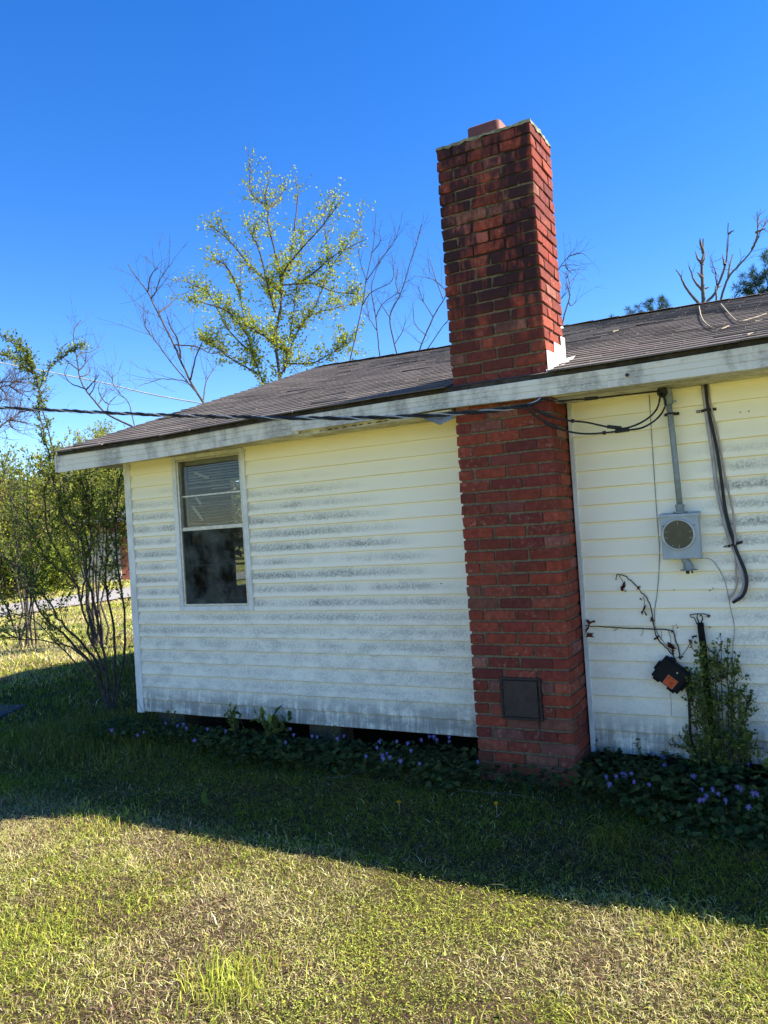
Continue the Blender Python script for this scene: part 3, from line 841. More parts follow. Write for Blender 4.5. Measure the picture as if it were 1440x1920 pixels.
for i in range(26):
    z = 2.140 - i * 0.0215
    if i in (10, 11, 13):
        continue
    l, r_ = -2.545, -1.965
    if 6 < i < 15 and i % 2:
        l = -2.30
    sagz = 0.0 if i < 15 else (i - 15) * 0.0035
    n = 6
    xs = np.linspace(l, r_, n); t = (xs - l) / (r_ - l)
    zz = z - sagz * np.sin(t * 3.0) + (0.014 * (t - 0.5) if i > 16 else 0) + random.uniform(-0.002, 0.002)
    a = rad(random.uniform(20, 42) if i < 16 else random.uniform(-10, 30))
    V = np.concatenate([np.stack([xs, np.full(n, 0.062 - 0.0125 * math.cos(a)), zz - 0.0125 * math.sin(a)], 1), np.stack([xs, np.full(n, 0.062), zz + 0.003], 1), np.stack([xs, np.full(n, 0.062 + 0.0125 * math.cos(a)), zz + 0.0125 * math.sin(a)], 1)])
    q = np.arange(n - 1)
    MB().raw(V, [np.concatenate([np.stack([q, q + 1, q + n + 1, q + n], 1), np.stack([q + n, q + n + 1, q + 2 * n + 1, q + 2 * n], 1)])]).build('blind_slat', 'slat', window)
for (xa, za, xb, zb) in [(-2.46, 2.09, -2.31, 2.03), (-2.50, 1.82, -2.40, 1.70), (-2.46, 1.89, -2.41, 1.83), (-2.33, 1.60, -2.25, 1.52)]:
    d = Vector((xb - xa, 0, zb - za)); nrm = Vector((-d.z, 0, d.x)).normalized() * 0.010
    V = [(xa - nrm.x, 0.040, za - nrm.z), (xb - nrm.x, 0.040, zb - nrm.z), (xb + nrm.x, 0.043, zb + nrm.z), (xa + nrm.x, 0.043, za + nrm.z)]
    V += [(x, y + 0.002, z) for x, y, z in V]
    MB().raw(V, [[(0, 1, 2, 3), (7, 6, 5, 4), (0, 4, 5, 1), (1, 5, 6, 2), (2, 6, 7, 3), (3, 7, 4, 0)]]).build('blind_slat', 'slat', window)
MB().tube([(-2.44, 0.09, 1.62), (-2.43, 0.09, 1.40), (-2.405, 0.09, 1.10)], 0.0022, n=5).build('blind_cord', 'slat', window)

# ---- roof
dk = MB()
xs = np.linspace(-3.57, 6.6, 28); yv = np.linspace(YE + 0.015, YR, 12)
X, Y = np.meshgrid(xs, yv, indexing='ij')
Z = roofz(X, Y) - 0.006
T = np.stack([X, Y, Z], -1); Bm = T.copy(); Bm[..., 2] -= 0.035
TB = T.copy(); TB[..., 1] = 2 * YR - TB[..., 1]; BB = TB.copy(); BB[..., 2] -= 0.035
nx, ny = X.shape
i, j = np.meshgrid(np.arange(nx - 1), np.arange(ny - 1), indexing='ij'); a = (i * ny + j).ravel()
F = np.stack([a, a + ny, a + ny + 1, a + 1], 1)
for A_, flip in ((T, 0), (Bm, 1), (TB, 1), (BB, 0)):
    dk.raw(A_.reshape(-1, 3), [F[:, ::-1] if flip else F], (0.9, 0.9, 0.9))
roof = dk.build('roof', 'shingle', house)
COURSE, NC = 0.1195, 35
rng = np.random.default_rng(4)
rest = MB()
def tab(mb, x0, x1, y0, y1, lift, c):
    th = 0.006
    P = []
    for (x, y, up_) in ((x0, y0, 0.0105 + lift[0]), (x1, y0, 0.0105 + lift[1]), (x1, y1, 0.0035), (x0, y1, 0.0035)):
        P.append((x, y, float(roofz(x, y)) + up_))
    V = np.array(P + [(p[0], p[1], p[2] - th - (0.004 if k < 2 else 0)) for k, p in enumerate(P)])
    mb.raw(V, [[(0, 1, 2, 3), (0, 4, 5, 1), (1, 5, 6, 2), (3, 7, 4, 0)]], (c, c * rng.uniform(0.97, 1.02), c * rng.uniform(0.95, 1.03)))
for ci in range(NC):
    y0 = YE - 0.022 + ci * COURSE
    y1 = min(y0 + COURSE + 0.03, YR)
    x = -3.585 + (0.152 if ci % 2 else 0.0) + rng.uniform(-0.01, 0.01) - 0.305
    while x < 3.4:
        xa, xb = x + 0.0022, x + 0.3028
        x += 0.305
        xa = max(xa, -3.585)
        if xb - xa < 0.04:
            continue
        spans = [(xa, xb)]
        if y0 < 0.075:
            spans = []
            if xa < -0.010: spans.append((xa, min(xb, -0.010)))
            if xb > 0.620: spans.append((max(xa, 0.620), xb))
        yy = y0 + rng.normal(0, 0.0035) if ci else y0 + rng.normal(0, 0.005)
        c = float(np.clip(rng.normal(1.0, 0.15), 0.62, 1.4))
        lift = np.abs(rng.normal(0, 0.0014, 2)) + np.array((0.007, 0.002)) * (rng.random() < 0.03)
        for (p, q) in spans:
            if q - p < 0.02:
                continue
            if ci < 11:
                mb = MB(); tab(mb, p, q, yy, y1, lift, c); mb.build('shingle', 'shingle', roof)
            else:
                tab(rest, p, q, yy, y1, lift, c)
kind(rest.build('shingle_courses', 'shingle', roof), 'stuff')
cap = MB()
for i in range(26):
    x0 = -3.59 + i * 0.27; x1 = x0 + 0.29
    if x1 > 3.5: break
    z0, z1 = float(np.interp(x0, RX, RZ)) + 0.012, float(np.interp(x1, RX, RZ)) + 0.020
    c = rng.uniform(0.8, 1.1)
    mbc = MB()
    mbc.raw([(x0, YR - 0.13, z0 - 0.028), (x0, YR, z0 + 0.006), (x0, YR + 0.13, z0 - 0.028), (x1, YR - 0.13, z1 - 0.028), (x1, YR, z1 + 0.006), (x1, YR + 0.13, z1 - 0.028)], [[(0, 3, 4, 1), (1, 4, 5, 2)]], (c, c, c))
    mbc.build('ridge_shingle', 'shingle', roof)

# ---- eave: dark drip board, fascia in two lengths, soffit
def strip(xs, ztop, zbot, y0, y1, grooves=True):
    """moulded board along x; the front has two shallow grooves"""
    fr_ = [(0.0, 0.0), (0.34, 0.0), (0.36, 0.004), (0.39, 0.0), (0.66, 0.0), (0.68, 0.004), (0.71, 0.0), (1.0, 0.0)] if grooves else [(0.0, 0.0), (1.0, 0.0)]
    n = len(xs); k = len(fr_) + 2
    V = np.zeros((n, k, 3)); V[:, :, 0] = np.asarray(xs)[:, None]
    zt, zb = np.asarray(ztop), np.asarray(zbot)
    for m_, (f, d) in enumerate(fr_):
        V[:, m_, 1] = y0 + d; V[:, m_, 2] = zb + (zt - zb) * f
    V[:, k - 2, 1] = y1; V[:, k - 2, 2] = zt
    V[:, k - 1, 1] = y1; V[:, k - 1, 2] = zb
    i, j = np.meshgrid(np.arange(n - 1), np.arange(k), indexing='ij')
    a = (i * k + j).ravel(); b = (i * k + (j + 1) % k).ravel()
    q = np.arange(1, k - 1)
    e0 = np.stack([np.zeros_like(q), q + 1, q], 1)
    return MB().raw(V.reshape(-1, 3), [np.stack([a, a + k, b + k, b], 1), e0, e0[:, ::-1] + (n - 1) * k])
fx = np.linspace(-3.56, -1.13, 14)
strip(fx, np.interp(fx, EX, EZ) - 0.002, np.interp(fx, [-3.53, -2.4, -1.4, -1.1], [2.176, 2.186, 2.214, 2.220]), -0.378, -0.358).build('fascia_board', 'fascia', house)
fx = np.linspace(-1.175, 6.55, 36)
strip(fx, np.interp(fx, EX, EZ) - 0.001, np.interp(fx, [-1.18, -0.55, -0.09, 0.5, 1.1, 1.72, 6.5], [2.236, 2.237, 2.247, 2.233, 2.228, 2.221, 2.22]), -0.391, -0.345).build('fascia_board', 'fascia', house)
fx = np.linspace(-3.55, 6.5, 60)
strip(fx, np.interp(fx, EX, EZ) + 0.030, np.interp(fx, EX, EZ) - 0.03 + np.random.default_rng(2).normal(0, 0.003, 60), -0.374, -0.352, False).build('drip_board', 'wood_dark', house)
fx = np.array([-3.59, -3.56])
rk = MB()
for (ya, yb, za, zb) in ((-0.378, YR, 2.300, 3.645), (2 * YR + 0.378, YR, 2.300, 3.645)):
    rk.raw([(-3.59, ya, za - 0.12), (-3.565, ya, za - 0.12), (-3.565, yb, zb - 0.12), (-3.59, yb, zb - 0.12), (-3.59, ya, za + 0.02), (-3.565, ya, za + 0.02), (-3.565, yb, zb + 0.02), (-3.59, yb, zb + 0.02)],
           [[(0, 3, 2, 1), (4, 5, 6, 7), (0, 1, 5, 4), (1, 2, 6, 5), (2, 3, 7, 6), (3, 0, 4, 7)]])
rk.build('rake_board', 'fascia', house)
MB().box((-3.56, -0.357, 2.2305), (-0.012, 0.095, 2.2395)).box((-3.56, 0.0, 2.2325), (XL - 0.015, 2.0, 2.2405)).build('soffit', 'soffit', house)
MB().box((0.615, -0.344, 2.2285), (6.39, 0.095, 2.2375)).build('soffit', 'soffit', house)
st = MB()
sx = np.linspace(-1.16, -0.14, 24); rng = np.random.default_rng(6)
sb = 2.205 + 0.013 * (sx + 1.16) / 1.0 + rng.normal(0, 0.0015, 24)
V = np.concatenate([np.stack([sx, np.full(24, -0.352), sb], 1), np.stack([sx, np.full(24, -0.340), np.full(24, 2.238)], 1)])
q = np.arange(23)
st.raw(V, [np.stack([q, q + 1, q + 25, q + 24], 1)])
strim = st.build('soffit_trim', 'soffit', house)
for k_ in range(9):
    x0 = -0.98 + k_ * 0.062; L_ = rng.uniform(0.02, 0.05); z0 = 2.214 + 0.013 * (x0 + 1.16)
    MB().raw([(x0, -0.3535, z0), (x0 + L_, -0.3535, z0 + 0.002), (x0 + L_ * 0.8, -0.352, z0 + 0.009), (x0 + L_ * 0.2, -0.352, z0 + 0.006)], [[(0, 1, 2, 3)]]).build('gap_shade_patch', 'wood_dark', strim)  # dark flat patches stand in for the shaded gaps of the trim
# hanging corner of soffit sheet, ribbed
xs = np.linspace(-0.235, 0.0, 15)
V = []
for k_, x in enumerate(xs):
    t = k_ / 14
    dep = 0.075 * min(1, t / 0.62) * (1 - 0.35 * max(0, (t - 0.62) / 0.38))
    off = 0.005 * (k_ % 2)
    V += [(x, -0.300 + off, 2.226), (x, -0.335 + off - 0.02 * t, 2.226 - dep * 0.5), (x, -0.355 + off - 0.02 * t, 2.226 - dep)]
q = np.arange(14) * 3
MB().raw(V, [np.concatenate([np.stack([q, q + 3, q + 4, q + 1], 1), np.stack([q + 1, q + 4, q + 5, q + 2], 1)])]).build('loose_soffit_sheet', 'loose', house)
MB().disc((1.045, -0.392, 2.283), (0, -1, 0), 0.010, 0.005, 10).build('knot_hole', 'wood_dark', house)
# vent stack just below the ridge
vs = thing('vent_pipe', 'short dark vent pipe with a pale collar by the ridge behind the chimney', 'vent pipe', (-0.40, 3.50, 3.53))
MB().tube([(-0.40, 3.50, 3.50), (-0.40, 3.50, 3.66)], 0.045, n=16).build('pipe', 'black', vs, True)
MB().tube([(-0.40, 3.50, 3.50), (-0.40, 3.50, 3.575), (-0.40, 3.50, 3.58)], [0.09, 0.06, 0.05], n=16).build('collar', 'flash', vs, True)

# ================================================================== CHIMNEY
chim = thing('brick_chimney', 'tall soot-stained red brick chimney standing against the white siding', 'chimney', (0.30, -0.13, 0.0))
MODL, BL, BW, BH, CH = 0.2032, 0.1925, 0.0920, 0.0585, 0.0706
CW, CD, CY, HT = 3 * MODL - 0.0107, 2 * MODL - 0.0107, -0.330, 3.843
def brick_mesh(L, seed, name='brick'):
    bm = bmesh.new()
    bmesh.ops.create_cube(bm, size=1.0)
    for v in bm.verts:
        v.co.x *= L; v.co.y *= BW; v.co.z *= BH
    r = random.Random(seed)
    bmesh.ops.bevel(bm, geom=list(bm.edges), offset=0.0035, segments=1, affect='EDGES', profile=0.6)
    for v in bm.verts:
        v.co.x += r.gauss(0, 0.0011); v.co.y += r.gauss(0, 0.0008); v.co.z += r.gauss(0, 0.0011)
    # one chipped corner
    c = r.choice(list(bm.verts)).co.copy()
    for v in bm.verts:
        if (v.co - c).length < 0.012:
            v.co *= 0.95
    me = bpy.data.meshes.new(name)
    bm.to_mesh(me); bm.free()
    me.materials.append(M['brick'])
    return me
BR = [brick_mesh(BL, 100 + i) for i in range(9)]
back = MB()
rb = random.Random(77)
def upper_dx(z):
    return -0.007 * min(1.0, max(0.0, (z - 2.25) / 0.3))
def lay(cx_, cy_, z, along_y, visible):
    dx = upper_dx(z)
    jit = (rb.gauss(0, 0.0013), rb.gauss(0, 0.0013), rb.gauss(0, 0.0010))
    if visible:
        piece('brick', rb.choice(BR), (cx_ + dx + jit[0], cy_ + jit[1], z + jit[2]),
              (rb.gauss(0, 0.008), rb.gauss(0, 0.006), (math.pi / 2 if along_y else 0) + math.pi * rb.randint(0, 1) + rb.gauss(0, 0.006)), chim)
    else:
        hx, hy = (BW / 2, BL / 2) if along_y else (BL / 2, BW / 2)
        back.box((cx_ + dx - hx, cy_ - hy, z - BH / 2), (cx_ + dx + hx, cy_ + hy, z + BH / 2))
DX0, DX1, DZ0, DZ1 = 0.176, 0.426, 0.368, 0.618      # cleanout opening
for k in range(1, 57):
    z = HT - (k - 0.5) * CH
    A = (k % 2 == 0)
    xs = [BL / 2 + i * MODL for i in range(3)] if A else [BW + 0.0117 + BL / 2 + i * MODL for i in range(2)]
    for x in xs:
        if DZ0 < z < DZ1 and x + BL / 2 > DX0 and x - BL / 2 < DX1:
            for (p, q) in ((x - BL / 2, min(x + BL / 2, DX0)), (max(x - BL / 2, DX1), x + BL / 2)):
                if q - p > 0.025:
                    piece('brick', brick_mesh(q - p, k), ((p + q) / 2, CY + BW / 2, z), (0, 0, 0), chim)
            continue
        lay(x, CY + BW / 2, z, False, True)
    for x in xs:
        lay(x, CY + CD - BW / 2, z, False, False)
    if A:
        yc = CY + BW + 0.0112 + BL / 2
        lay(CW - BW / 2, yc, z, True, True)
        lay(BW / 2, yc, z, True, False)
    else:
        for i in range(2):
            yc = CY + BL / 2 + i * MODL
            lay(CW - BW / 2, yc, z, True, True)
            lay(BW / 2, yc, z, True, i == 0)
kind(back.build('hidden_bricks', 'brick', chim), 'stuff')
mo = MB()
e = 0.0105
mo.box((e, CY + e, -0.15), (DX0 - 0.002, CY + CD - e, 2.30)).box((DX1 + 0.002, CY + e, -0.15), (CW - e, CY + CD - e, 2.30))
mo.box((DX0 - 0.002, CY + e, -0.15), (DX1 + 0.002, CY + CD - e, DZ0)).box((DX0 - 0.002, CY + e, DZ1), (DX1 + 0.002, CY + CD - e, 2.30)).box((DX0 - 0.002, CY + 0.06, DZ0), (DX1 + 0.002, CY + CD - e, DZ1))
mo.box((e - 0.006, CY + e, 2.30), (CW - e - 0.007, CY + CD - e, HT - 0.006))
mo.build('mortar', 'mortar', chim)
# uneven mortar wash on top
n1, n2 = 22, 15
rng = np.random.default_rng(9)
cp = MB()
X, Y = np.meshgrid(np.linspace(-0.012, CW - 0.002, n1), np.linspace(CY - 0.004, CY + CD + 0.004, n2), indexing='ij')
d = np.minimum(np.minimum(X + 0.012, CW - 0.002 - X), np.minimum(Y - CY + 0.004, CY + CD + 0.004 - Y))
Z = HT + 0.008 + 0.020 * np.clip(d / 0.10, 0, 1) + rng.normal(0, 0.0022, X.shape)
edge = d < 1e-6
X = X + np.where(edge, rng.normal(0, 0.0025, X.shape), 0); Y = Y + np.where(edge, rng.normal(0, 0.0025, X.shape), 0)
i, j = np.meshgrid(np.arange(n1 - 1), np.arange(n2 - 1), indexing='ij'); a = (i * n2 + j).ravel()
cp.raw(np.stack([X, Y, Z], -1).reshape(-1, 3), [np.stack([a, a + n2, a + n2 + 1, a + 1], 1)])
rim = [(i_, 0) for i_ in range(n1)] + [(n1 - 1, j_) for j_ in range(1, n2)] + [(i_, n2 - 1) for i_ in range(n1 - 2, -1, -1)] + [(0, j_) for j_ in range(n2 - 2, 0, -1)]
P = np.array([(X[r], Y[r], Z[r]) for r in rim]); Q = P.copy(); Q[:, 2] = HT - 0.004 - np.abs(rng.normal(0, 0.006, len(P)))
m_ = len(P); q = np.arange(m_)
cp.raw(np.concatenate([P, Q]), [np.stack([q, q + m_, (q + 1) % m_ + m_, (q + 1) % m_], 1)])
cp.build('mortar_cap', 'cap', chim)
def rounded(cx_, cy_, h, r, n=6):
    out = []
    for sx_, sy_, a0 in ((1, 1, 0), (-1, 1, 90), (-1, -1, 180), (1, -1, 270)):
        for t in range(n + 1):
            a = rad(a0 + 90 * t / n)
            out.append((cx_ + sx_ * (h - r) + r * math.cos(a), cy_ + sy_ * (h - r) + r * math.sin(a)))
    return np.array(out)
fo, fi = rounded(0.272, -0.132, 0.108, 0.030), rounded(0.272, -0.132, 0.090, 0.022)
m_ = len(fo); q = np.arange(m_); q2 = (q + 1) % m_
lv = [np.column_stack([fo, np.full(m_, 3.80)]), np.column_stack([fo, np.full(m_, 3.958)]), np.column_stack([(fo * 2 + fi) / 3, np.full(m_, 3.964)]), np.column_stack([fi, np.full(m_, 3.960)]), np.column_stack([fi, np.full(m_, 3.845)])]
MB().raw(np.concatenate(lv), [np.concatenate([np.stack([q + k_ * m_, q2 + k_ * m_, q2 + (k_ + 1) * m_, q + (k_ + 1) * m_], 1) for k_ in range(4)])]).build('flue_liner', 'clay', chim, True)
# step flashing on the sunny side
def bent(y0, y1, za0, za1, zb0, zb1, tilt):
    x = CW - 0.007 + 0.004
    V = [(x, y0, za0), (x, y1, za1), (x, y1, zb1), (x, y0, zb0), (x + 0.06, y0, za0 + 0.006), (x + 0.06, y1, za1 + 0.006)]
    V += [(a_ + 0.0015, b_, c_ + 0.0015) for a_, b_, c_ in V]
    return MB().raw(V, [[(0, 1, 2, 3), (9, 8, 7, 6), (0, 4, 5, 1), (6, 7, 11, 10), (2, 8, 9, 3), (3, 9, 6, 0), (1, 7, 8, 2)]])
bent(-0.332, -0.165, 2.360, 2.440, 2.505, 2.510, 0).build('flashing', 'flash', chim)
bent(-0.172, -0.010, 2.420, 2.500, 2.578, 2.582, 0).build('flashing', 'flash', chim)
bent(-0.020, 0.070, 2.475, 2.520, 2.640, 2.645, 0).build('flashing', 'flash', chim)
MB().raw([(CW - 0.006, -0.352, 2.335), (CW - 0.006, -0.333, 2.345), (CW - 0.006, -0.333, 2.395), (CW - 0.006, -0.357, 2.385), (CW + 0.022, -0.352, 2.335), (CW + 0.012, -0.357, 2.378)], [[(0, 1, 2, 3), (0, 3, 5, 4)]]).build('flashing', 'flash', chim)
th = MB().disc((0.520, CY + CD, 3.00), (0, 1, 0), 0.066, 0.075, 24, 0.060)
th.build('flue_thimble', 'clay', chim, True)
# cleanout door
co = MB()
for a, b in [((DX0, DZ0), (DX0 + 0.016, DZ1)), ((DX1 - 0.016, DZ0), (DX1, DZ1)), ((DX0 + 0.016, DZ0), (DX1 - 0.016, DZ0 + 0.016)), ((DX0 + 0.016, DZ1 - 0.016), (DX1 - 0.016, DZ1))]:
    co.box((a[0], CY - 0.010, a[1]), (b[0], CY + 0.055, b[1]))
cdoor = co.build('cleanout_door', 'iron', chim, bevel=0.002)
MB().box((DX0 + 0.019, CY - 0.013, DZ0 + 0.019), (DX1 - 0.022, CY + 0.002, DZ1 - 0.019)).build('door_plate', 'iron_plate', cdoor, bevel=0.003)
for hz in (DZ0 + 0.06, DZ1 - 0.06):
    MB().box((DX0 + 0.006, CY - 0.018, hz - 0.007), (DX0 + 0.034, CY - 0.012, hz + 0.007)).disc((DX0 + 0.010, CY - 0.015, hz - 0.012), (0, 0, 1), 0.005, 0.024, 8).build('hinge', 'iron', cdoor)
MB().box((DX1 - 0.034, CY - 0.021, 0.488), (DX1 - 0.010, CY - 0.012, 0.500)).disc((DX1 - 0.026, CY - 0.013, 0.494), (0, -1, 0), 0.007, 0.014, 10).build('latch', 'iron', cdoor)
MB().tube([(DX1 - 0.022, CY - 0.012, 0.488), (DX1 - 0.018, CY - 0.014, 0.43), (DX1 - 0.016, CY - 0.012, 0.34), (DX1 - 0.02, CY - 0.010, 0.29), (DX1 - 0.022, CY - 0.010, 0.24)], 0.0017, n=5).build('latch_wire', 'iron', cdoor)

# ================================================================== ELECTRICS ON THE RIGHT WALL
mt = thing('electric_meter', 'grey electric meter box with an olive round cover on the siding', 'meter', (1.213, -0.02, 1.264))
MB().box((1.112, -0.105, 1.264), (1.314, -0.019, 1.512)).build('box', 'meter_box', mt, bevel=0.006)
MB().raw([(1.106, -0.112, 1.500), (1.320, -0.112, 1.500), (1.320, -0.018, 1.508), (1.106, -0.018, 1.508), (1.106, -0.112, 1.518), (1.320, -0.112, 1.518), (1.320, -0.018, 1.526), (1.106, -0.018, 1.526)],
         [[(0, 3, 2, 1), (4, 5, 6, 7), (0, 1, 5, 4), (1, 2, 6, 5), (2, 3, 7, 6), (3, 0, 4, 7)]]).build('lid', 'meter_box', mt, bevel=0.003)
MC = np.array((1.205, -0.105, 1.402))
th_ = np.linspace(0, 2 * math.pi, 49)[:-1]
rg = MB(); lv = []
for r_, y_ in ((0.089, 0.0), (0.088, -0.010), (0.083, -0.014), (0.078, -0.010), (0.078, -0.002)):
    lv.append(np.stack([MC[0] + r_ * np.cos(th_), np.full(48, MC[1] + y_), MC[2] + r_ * np.sin(th_)], 1))
q = np.arange(48); q2 = (q + 1) % 48
rg.raw(np.concatenate(lv), [np.concatenate([np.stack([q + k_ * 48, q2 + k_ * 48, q2 + (k_ + 1) * 48, q + (k_ + 1) * 48], 1) for k_ in range(4)])])
ring = rg.build('cover_ring', 'ring', mt, True)
dial = MB().disc(MC + (0, -0.001, 0), (0, -1, 0), 0.0785, 0.004, 48).build('cover_disc', 'dial', mt)
for (x, z, w_, h_) in [(0.0, 0.064, 0.004, 0.018), (0.0, -0.066, 0.004, 0.018), (-0.066, 0.018, 0.017, 0.004), (-0.066, -0.016, 0.017, 0.004), (0.066, 0.015, 0.017, 0.004), (0.066, -0.019, 0.017, 0.004), (-0.034, -0.060, 0.007, 0.006)]:
    MB().box((MC[0] + x - w_ / 2, MC[1] - 0.0062, MC[2] + z - h_ / 2), (MC[0] + x + w_ / 2, MC[1] - 0.0048, MC[2] + z + h_ / 2)).build('dial_mark', 'dialmark', dial)
emb = MB()
for (x, z, w_, h_) in [(-0.002, 0.024, 0.020, 0.003), (-0.002, 0.008, 0.020, 0.003), (-0.011, 0.016, 0.003, 0.016), (0.007, 0.016, 0.003, 0.016), (-0.001, 0.014, 0.010, 0.002), (-0.001, -0.001, 0.010, 0.003), (-0.010, -0.011, 0.003, 0.022), (0.000, -0.009, 0.003, 0.012), (0.010, -0.011, 0.003, 0.022), (-0.002, -0.021, 0.016, 0.002)]:
    emb.box((MC[0] + x + 0.006 - w_ / 2, MC[1] - 0.0058, MC[2] + z - h_ / 2), (MC[0] + x + 0.006 + w_ / 2, MC[1] - 0.0048, MC[2] + z + h_ / 2))
emb.build('embossed_mark', 'dialprint', dial)
for sx_ in (1.128, 1.292):
    MB().disc((sx_, -0.105, 1.452), (0, -1, 0), 0.0035, 0.003, 8).build('screw', 'black', mt)
MB().disc((1.217, -0.062, 1.522), (0, 0, 1), 0.040, 0.008, 24).disc((1.217, -0.062, 1.530), (0, 0, 1), 0.023, 0.026, 20).disc((1.217, -0.062, 1.556), (0, 0, 1), 0.026, 0.014, 20).build('hub', 'grey_metal', mt)
MB().tube([(1.222, -0.066, 1.270), (1.226, -0.068, 1.255), (1.236, -0.066, 1.235), (1.240, -0.064, 1.222)], [0.020, 0.021, 0.024, 0.026], n=16).disc((1.240, -0.064, 1.224), (0, 0, -1), 0.028, 0.022, 18).disc((1.240, -0.064, 1.202), (0, 0, -1), 0.048, 0.003, 20).build('lower_fitting', 'grey_metal', mt)
MB().disc((1.234, -0.068, 1.199), (0, 0, -1), 0.010, 0.020, 10).disc((1.256, -0.066, 1.199), (0.15, 0, -1), 0.005, 0.018, 8).build('cut_wire', 'black', mt)

ma = thing('service_mast', 'grey conduit pipe with weatherhead rising from the meter to the eave', 'conduit', (1.217, -0.062, 1.56))
MB().tube([(1.217, -0.062, 1.568), (1.212, -0.062, 1.75), (1.206, -0.060, 1.95), (1.197, -0.058, 2.165)], 0.0165, n=18).build('pipe', 'grey_metal', ma, True)
MB().tube([(1.197, -0.058, 2.150), (1.196, -0.060, 2.175), (1.192, -0.070, 2.200), (1.184, -0.095, 2.215), (1.178, -0.115, 2.214)], [0.024, 0.028, 0.032, 0.036, 0.030], n=18).disc((1.197, -0.058, 2.140), (0, 0, 1), 0.027, 0.016, 16).build('weatherhead', 'grey_metal', ma)
MB().disc((1.178, -0.112, 2.208), (-0.25, -1, -0.35), 0.030, 0.014, 18).build('insulator_face', 'black', ma)
MB().box((1.222, -0.072, 2.146), (1.240, -0.060, 2.158)).build('clamp_screw', 'grey_metal', ma)
MB().box((1.163, -0.022, 2.078), (1.244, -0.017, 2.094)).tube([(1.175, -0.020, 2.086), (1.181, -0.060, 2.086), (1.203, -0.079, 2.086), (1.224, -0.060, 2.086), (1.230, -0.020, 2.086)], 0.006, n=6).build('pipe_strap', 'iron', ma)

# ---- service drop: two insulated conductors twisted round a bare one
drop = [(-14.0, -4.2, 4.55), (-9.2, -2.2, 3.48), (-5.46, -1.15, 2.94), (-3.635, -0.86, 2.678), (-2.11, -0.72, 2.44), (-0.995, -0.618, 2.285), (-0.359, -0.53, 2.219), (0.195, -0.455, 2.186), (0.50, -0.43, 2.190), (0.560, -0.392, 2.222)]
path = smooth_path(drop, 60)
T_ = norm(np.gradient(path, axis=0)); A_ = norm(np.cross(T_, (0, 0, 1.0))); B_ = np.cross(T_, A_)
s_ = np.concatenate([[0], np.cumsum(np.linalg.norm(np.diff(path, axis=0), axis=1))])
dc = thing('service_drop_cable', 'twisted black overhead cable crossing in front of roof and fascia', 'cable', tuple(path[-1]))
for k_, (nm, mm, rr) in enumerate((('insulated_conductor', 'black', 0.0066), ('insulated_conductor', 'black', 0.0066), ('bare_neutral', 'bare_wire', 0.0046))):
    ph = s_ / 0.30 * 2 * math.pi + k_ * 2.094
    end = 560 if k_ < 2 else len(path)
    end = min(end, len(path))
    c_ = path + (A_ * np.cos(ph)[:, None] + B_ * np.sin(ph)[:, None]) * 0.0078
    MB().tube(c_[:end][::2], rr, n=6).build(nm, mm, dc, True)
def wire(name, pts, r, mat, label, cat, sub=6, group=None, n=6):
    p = smooth_path(pts, sub)
    o = bpy.data.objects.new(name, None)
    me = MB().tube(p - p[0], r, n=n)
    V, fs, C_ = me.arrays()
    o = link(name, np_mesh(name, V, fs, None, True), mat)
    o.location = p[0]
    return tag(o, label, cat, group)
sw = thing('splice_wire', 'upper black splice wire running straight to the weatherhead', 'wire', (1.17, -0.12, 2.21))
MB().tube(smooth_path([(0.56, -0.392, 2.222), (0.66, -0.33, 2.203), (0.74, -0.28, 2.206), (0.79, -0.25, 2.205), (0.98, -0.19, 2.208), (1.172, -0.122, 2.212)]), 0.0052, n=6).build('conductor', 'black', sw, True)
MB().tube([(0.775, -0.258, 2.205), (0.845, -0.235, 2.206)], 0.0100, n=10).build('splice_sleeve', 'black', sw)
sw = thing('splice_wire', 'middle black splice wire sagging between chimney and weatherhead', 'wire', (1.17, -0.12, 2.20))
pp = smooth_path([(0.50, -0.445, 2.185), (0.585, -0.36, 2.125), (0.68, -0.31, 2.090), (0.78, -0.27, 2.070), (0.90, -0.23, 2.030), (0.985, -0.21, 2.018), (1.08, -0.18, 2.050), (1.145, -0.15, 2.110), (1.170, -0.125, 2.200)])
MB().tube(pp, 0.0056, n=6).build('conductor', 'black', sw, True)
MB().tube([(0.885, -0.235, 2.036), (0.96, -0.215, 2.020)], 0.0105, n=10).build('splice_sleeve', 'black', sw)
MB().disc((0.70, -0.302, 2.086), (1, 0.3, -0.2), 0.011, 0.018, 10).build('tap_bolt', 'black', sw)
MB().tube([(0.545, -0.40, 2.150), (0.60, -0.35, 2.118)], 0.0095, n=10).build('splice_sleeve', 'black', sw)
sw = thing('splice_wire', 'lowest black splice wire looping below the weatherhead', 'wire', (1.18, -0.12, 2.20))
pp = smooth_path([(0.48, -0.450, 2.182), (0.56, -0.37, 2.095), (0.66, -0.32, 2.035), (0.77, -0.28, 2.005), (0.88, -0.24, 2.002), (0.97, -0.21, 2.006), (1.07, -0.19, 2.012), (1.15, -0.16, 2.060), (1.192, -0.14, 2.130), (1.178, -0.122, 2.200)])
MB().tube(pp, 0.0056, n=6).build('conductor', 'black', sw, True)
MB().tube([(0.925, -0.225, 2.004), (1.00, -0.205, 2.008)], 0.0105, n=10).build('splice_sleeve', 'black', sw)
MB().disc((0.86, -0.247, 2.002), (1, 0.3, 0), 0.011, 0.018, 10).build('tap_bolt', 'black', sw)
MB().tube([(0.565, -0.366, 2.090), (0.63, -0.333, 2.048)], 0.0095, n=10).build('splice_sleeve', 'black', sw)
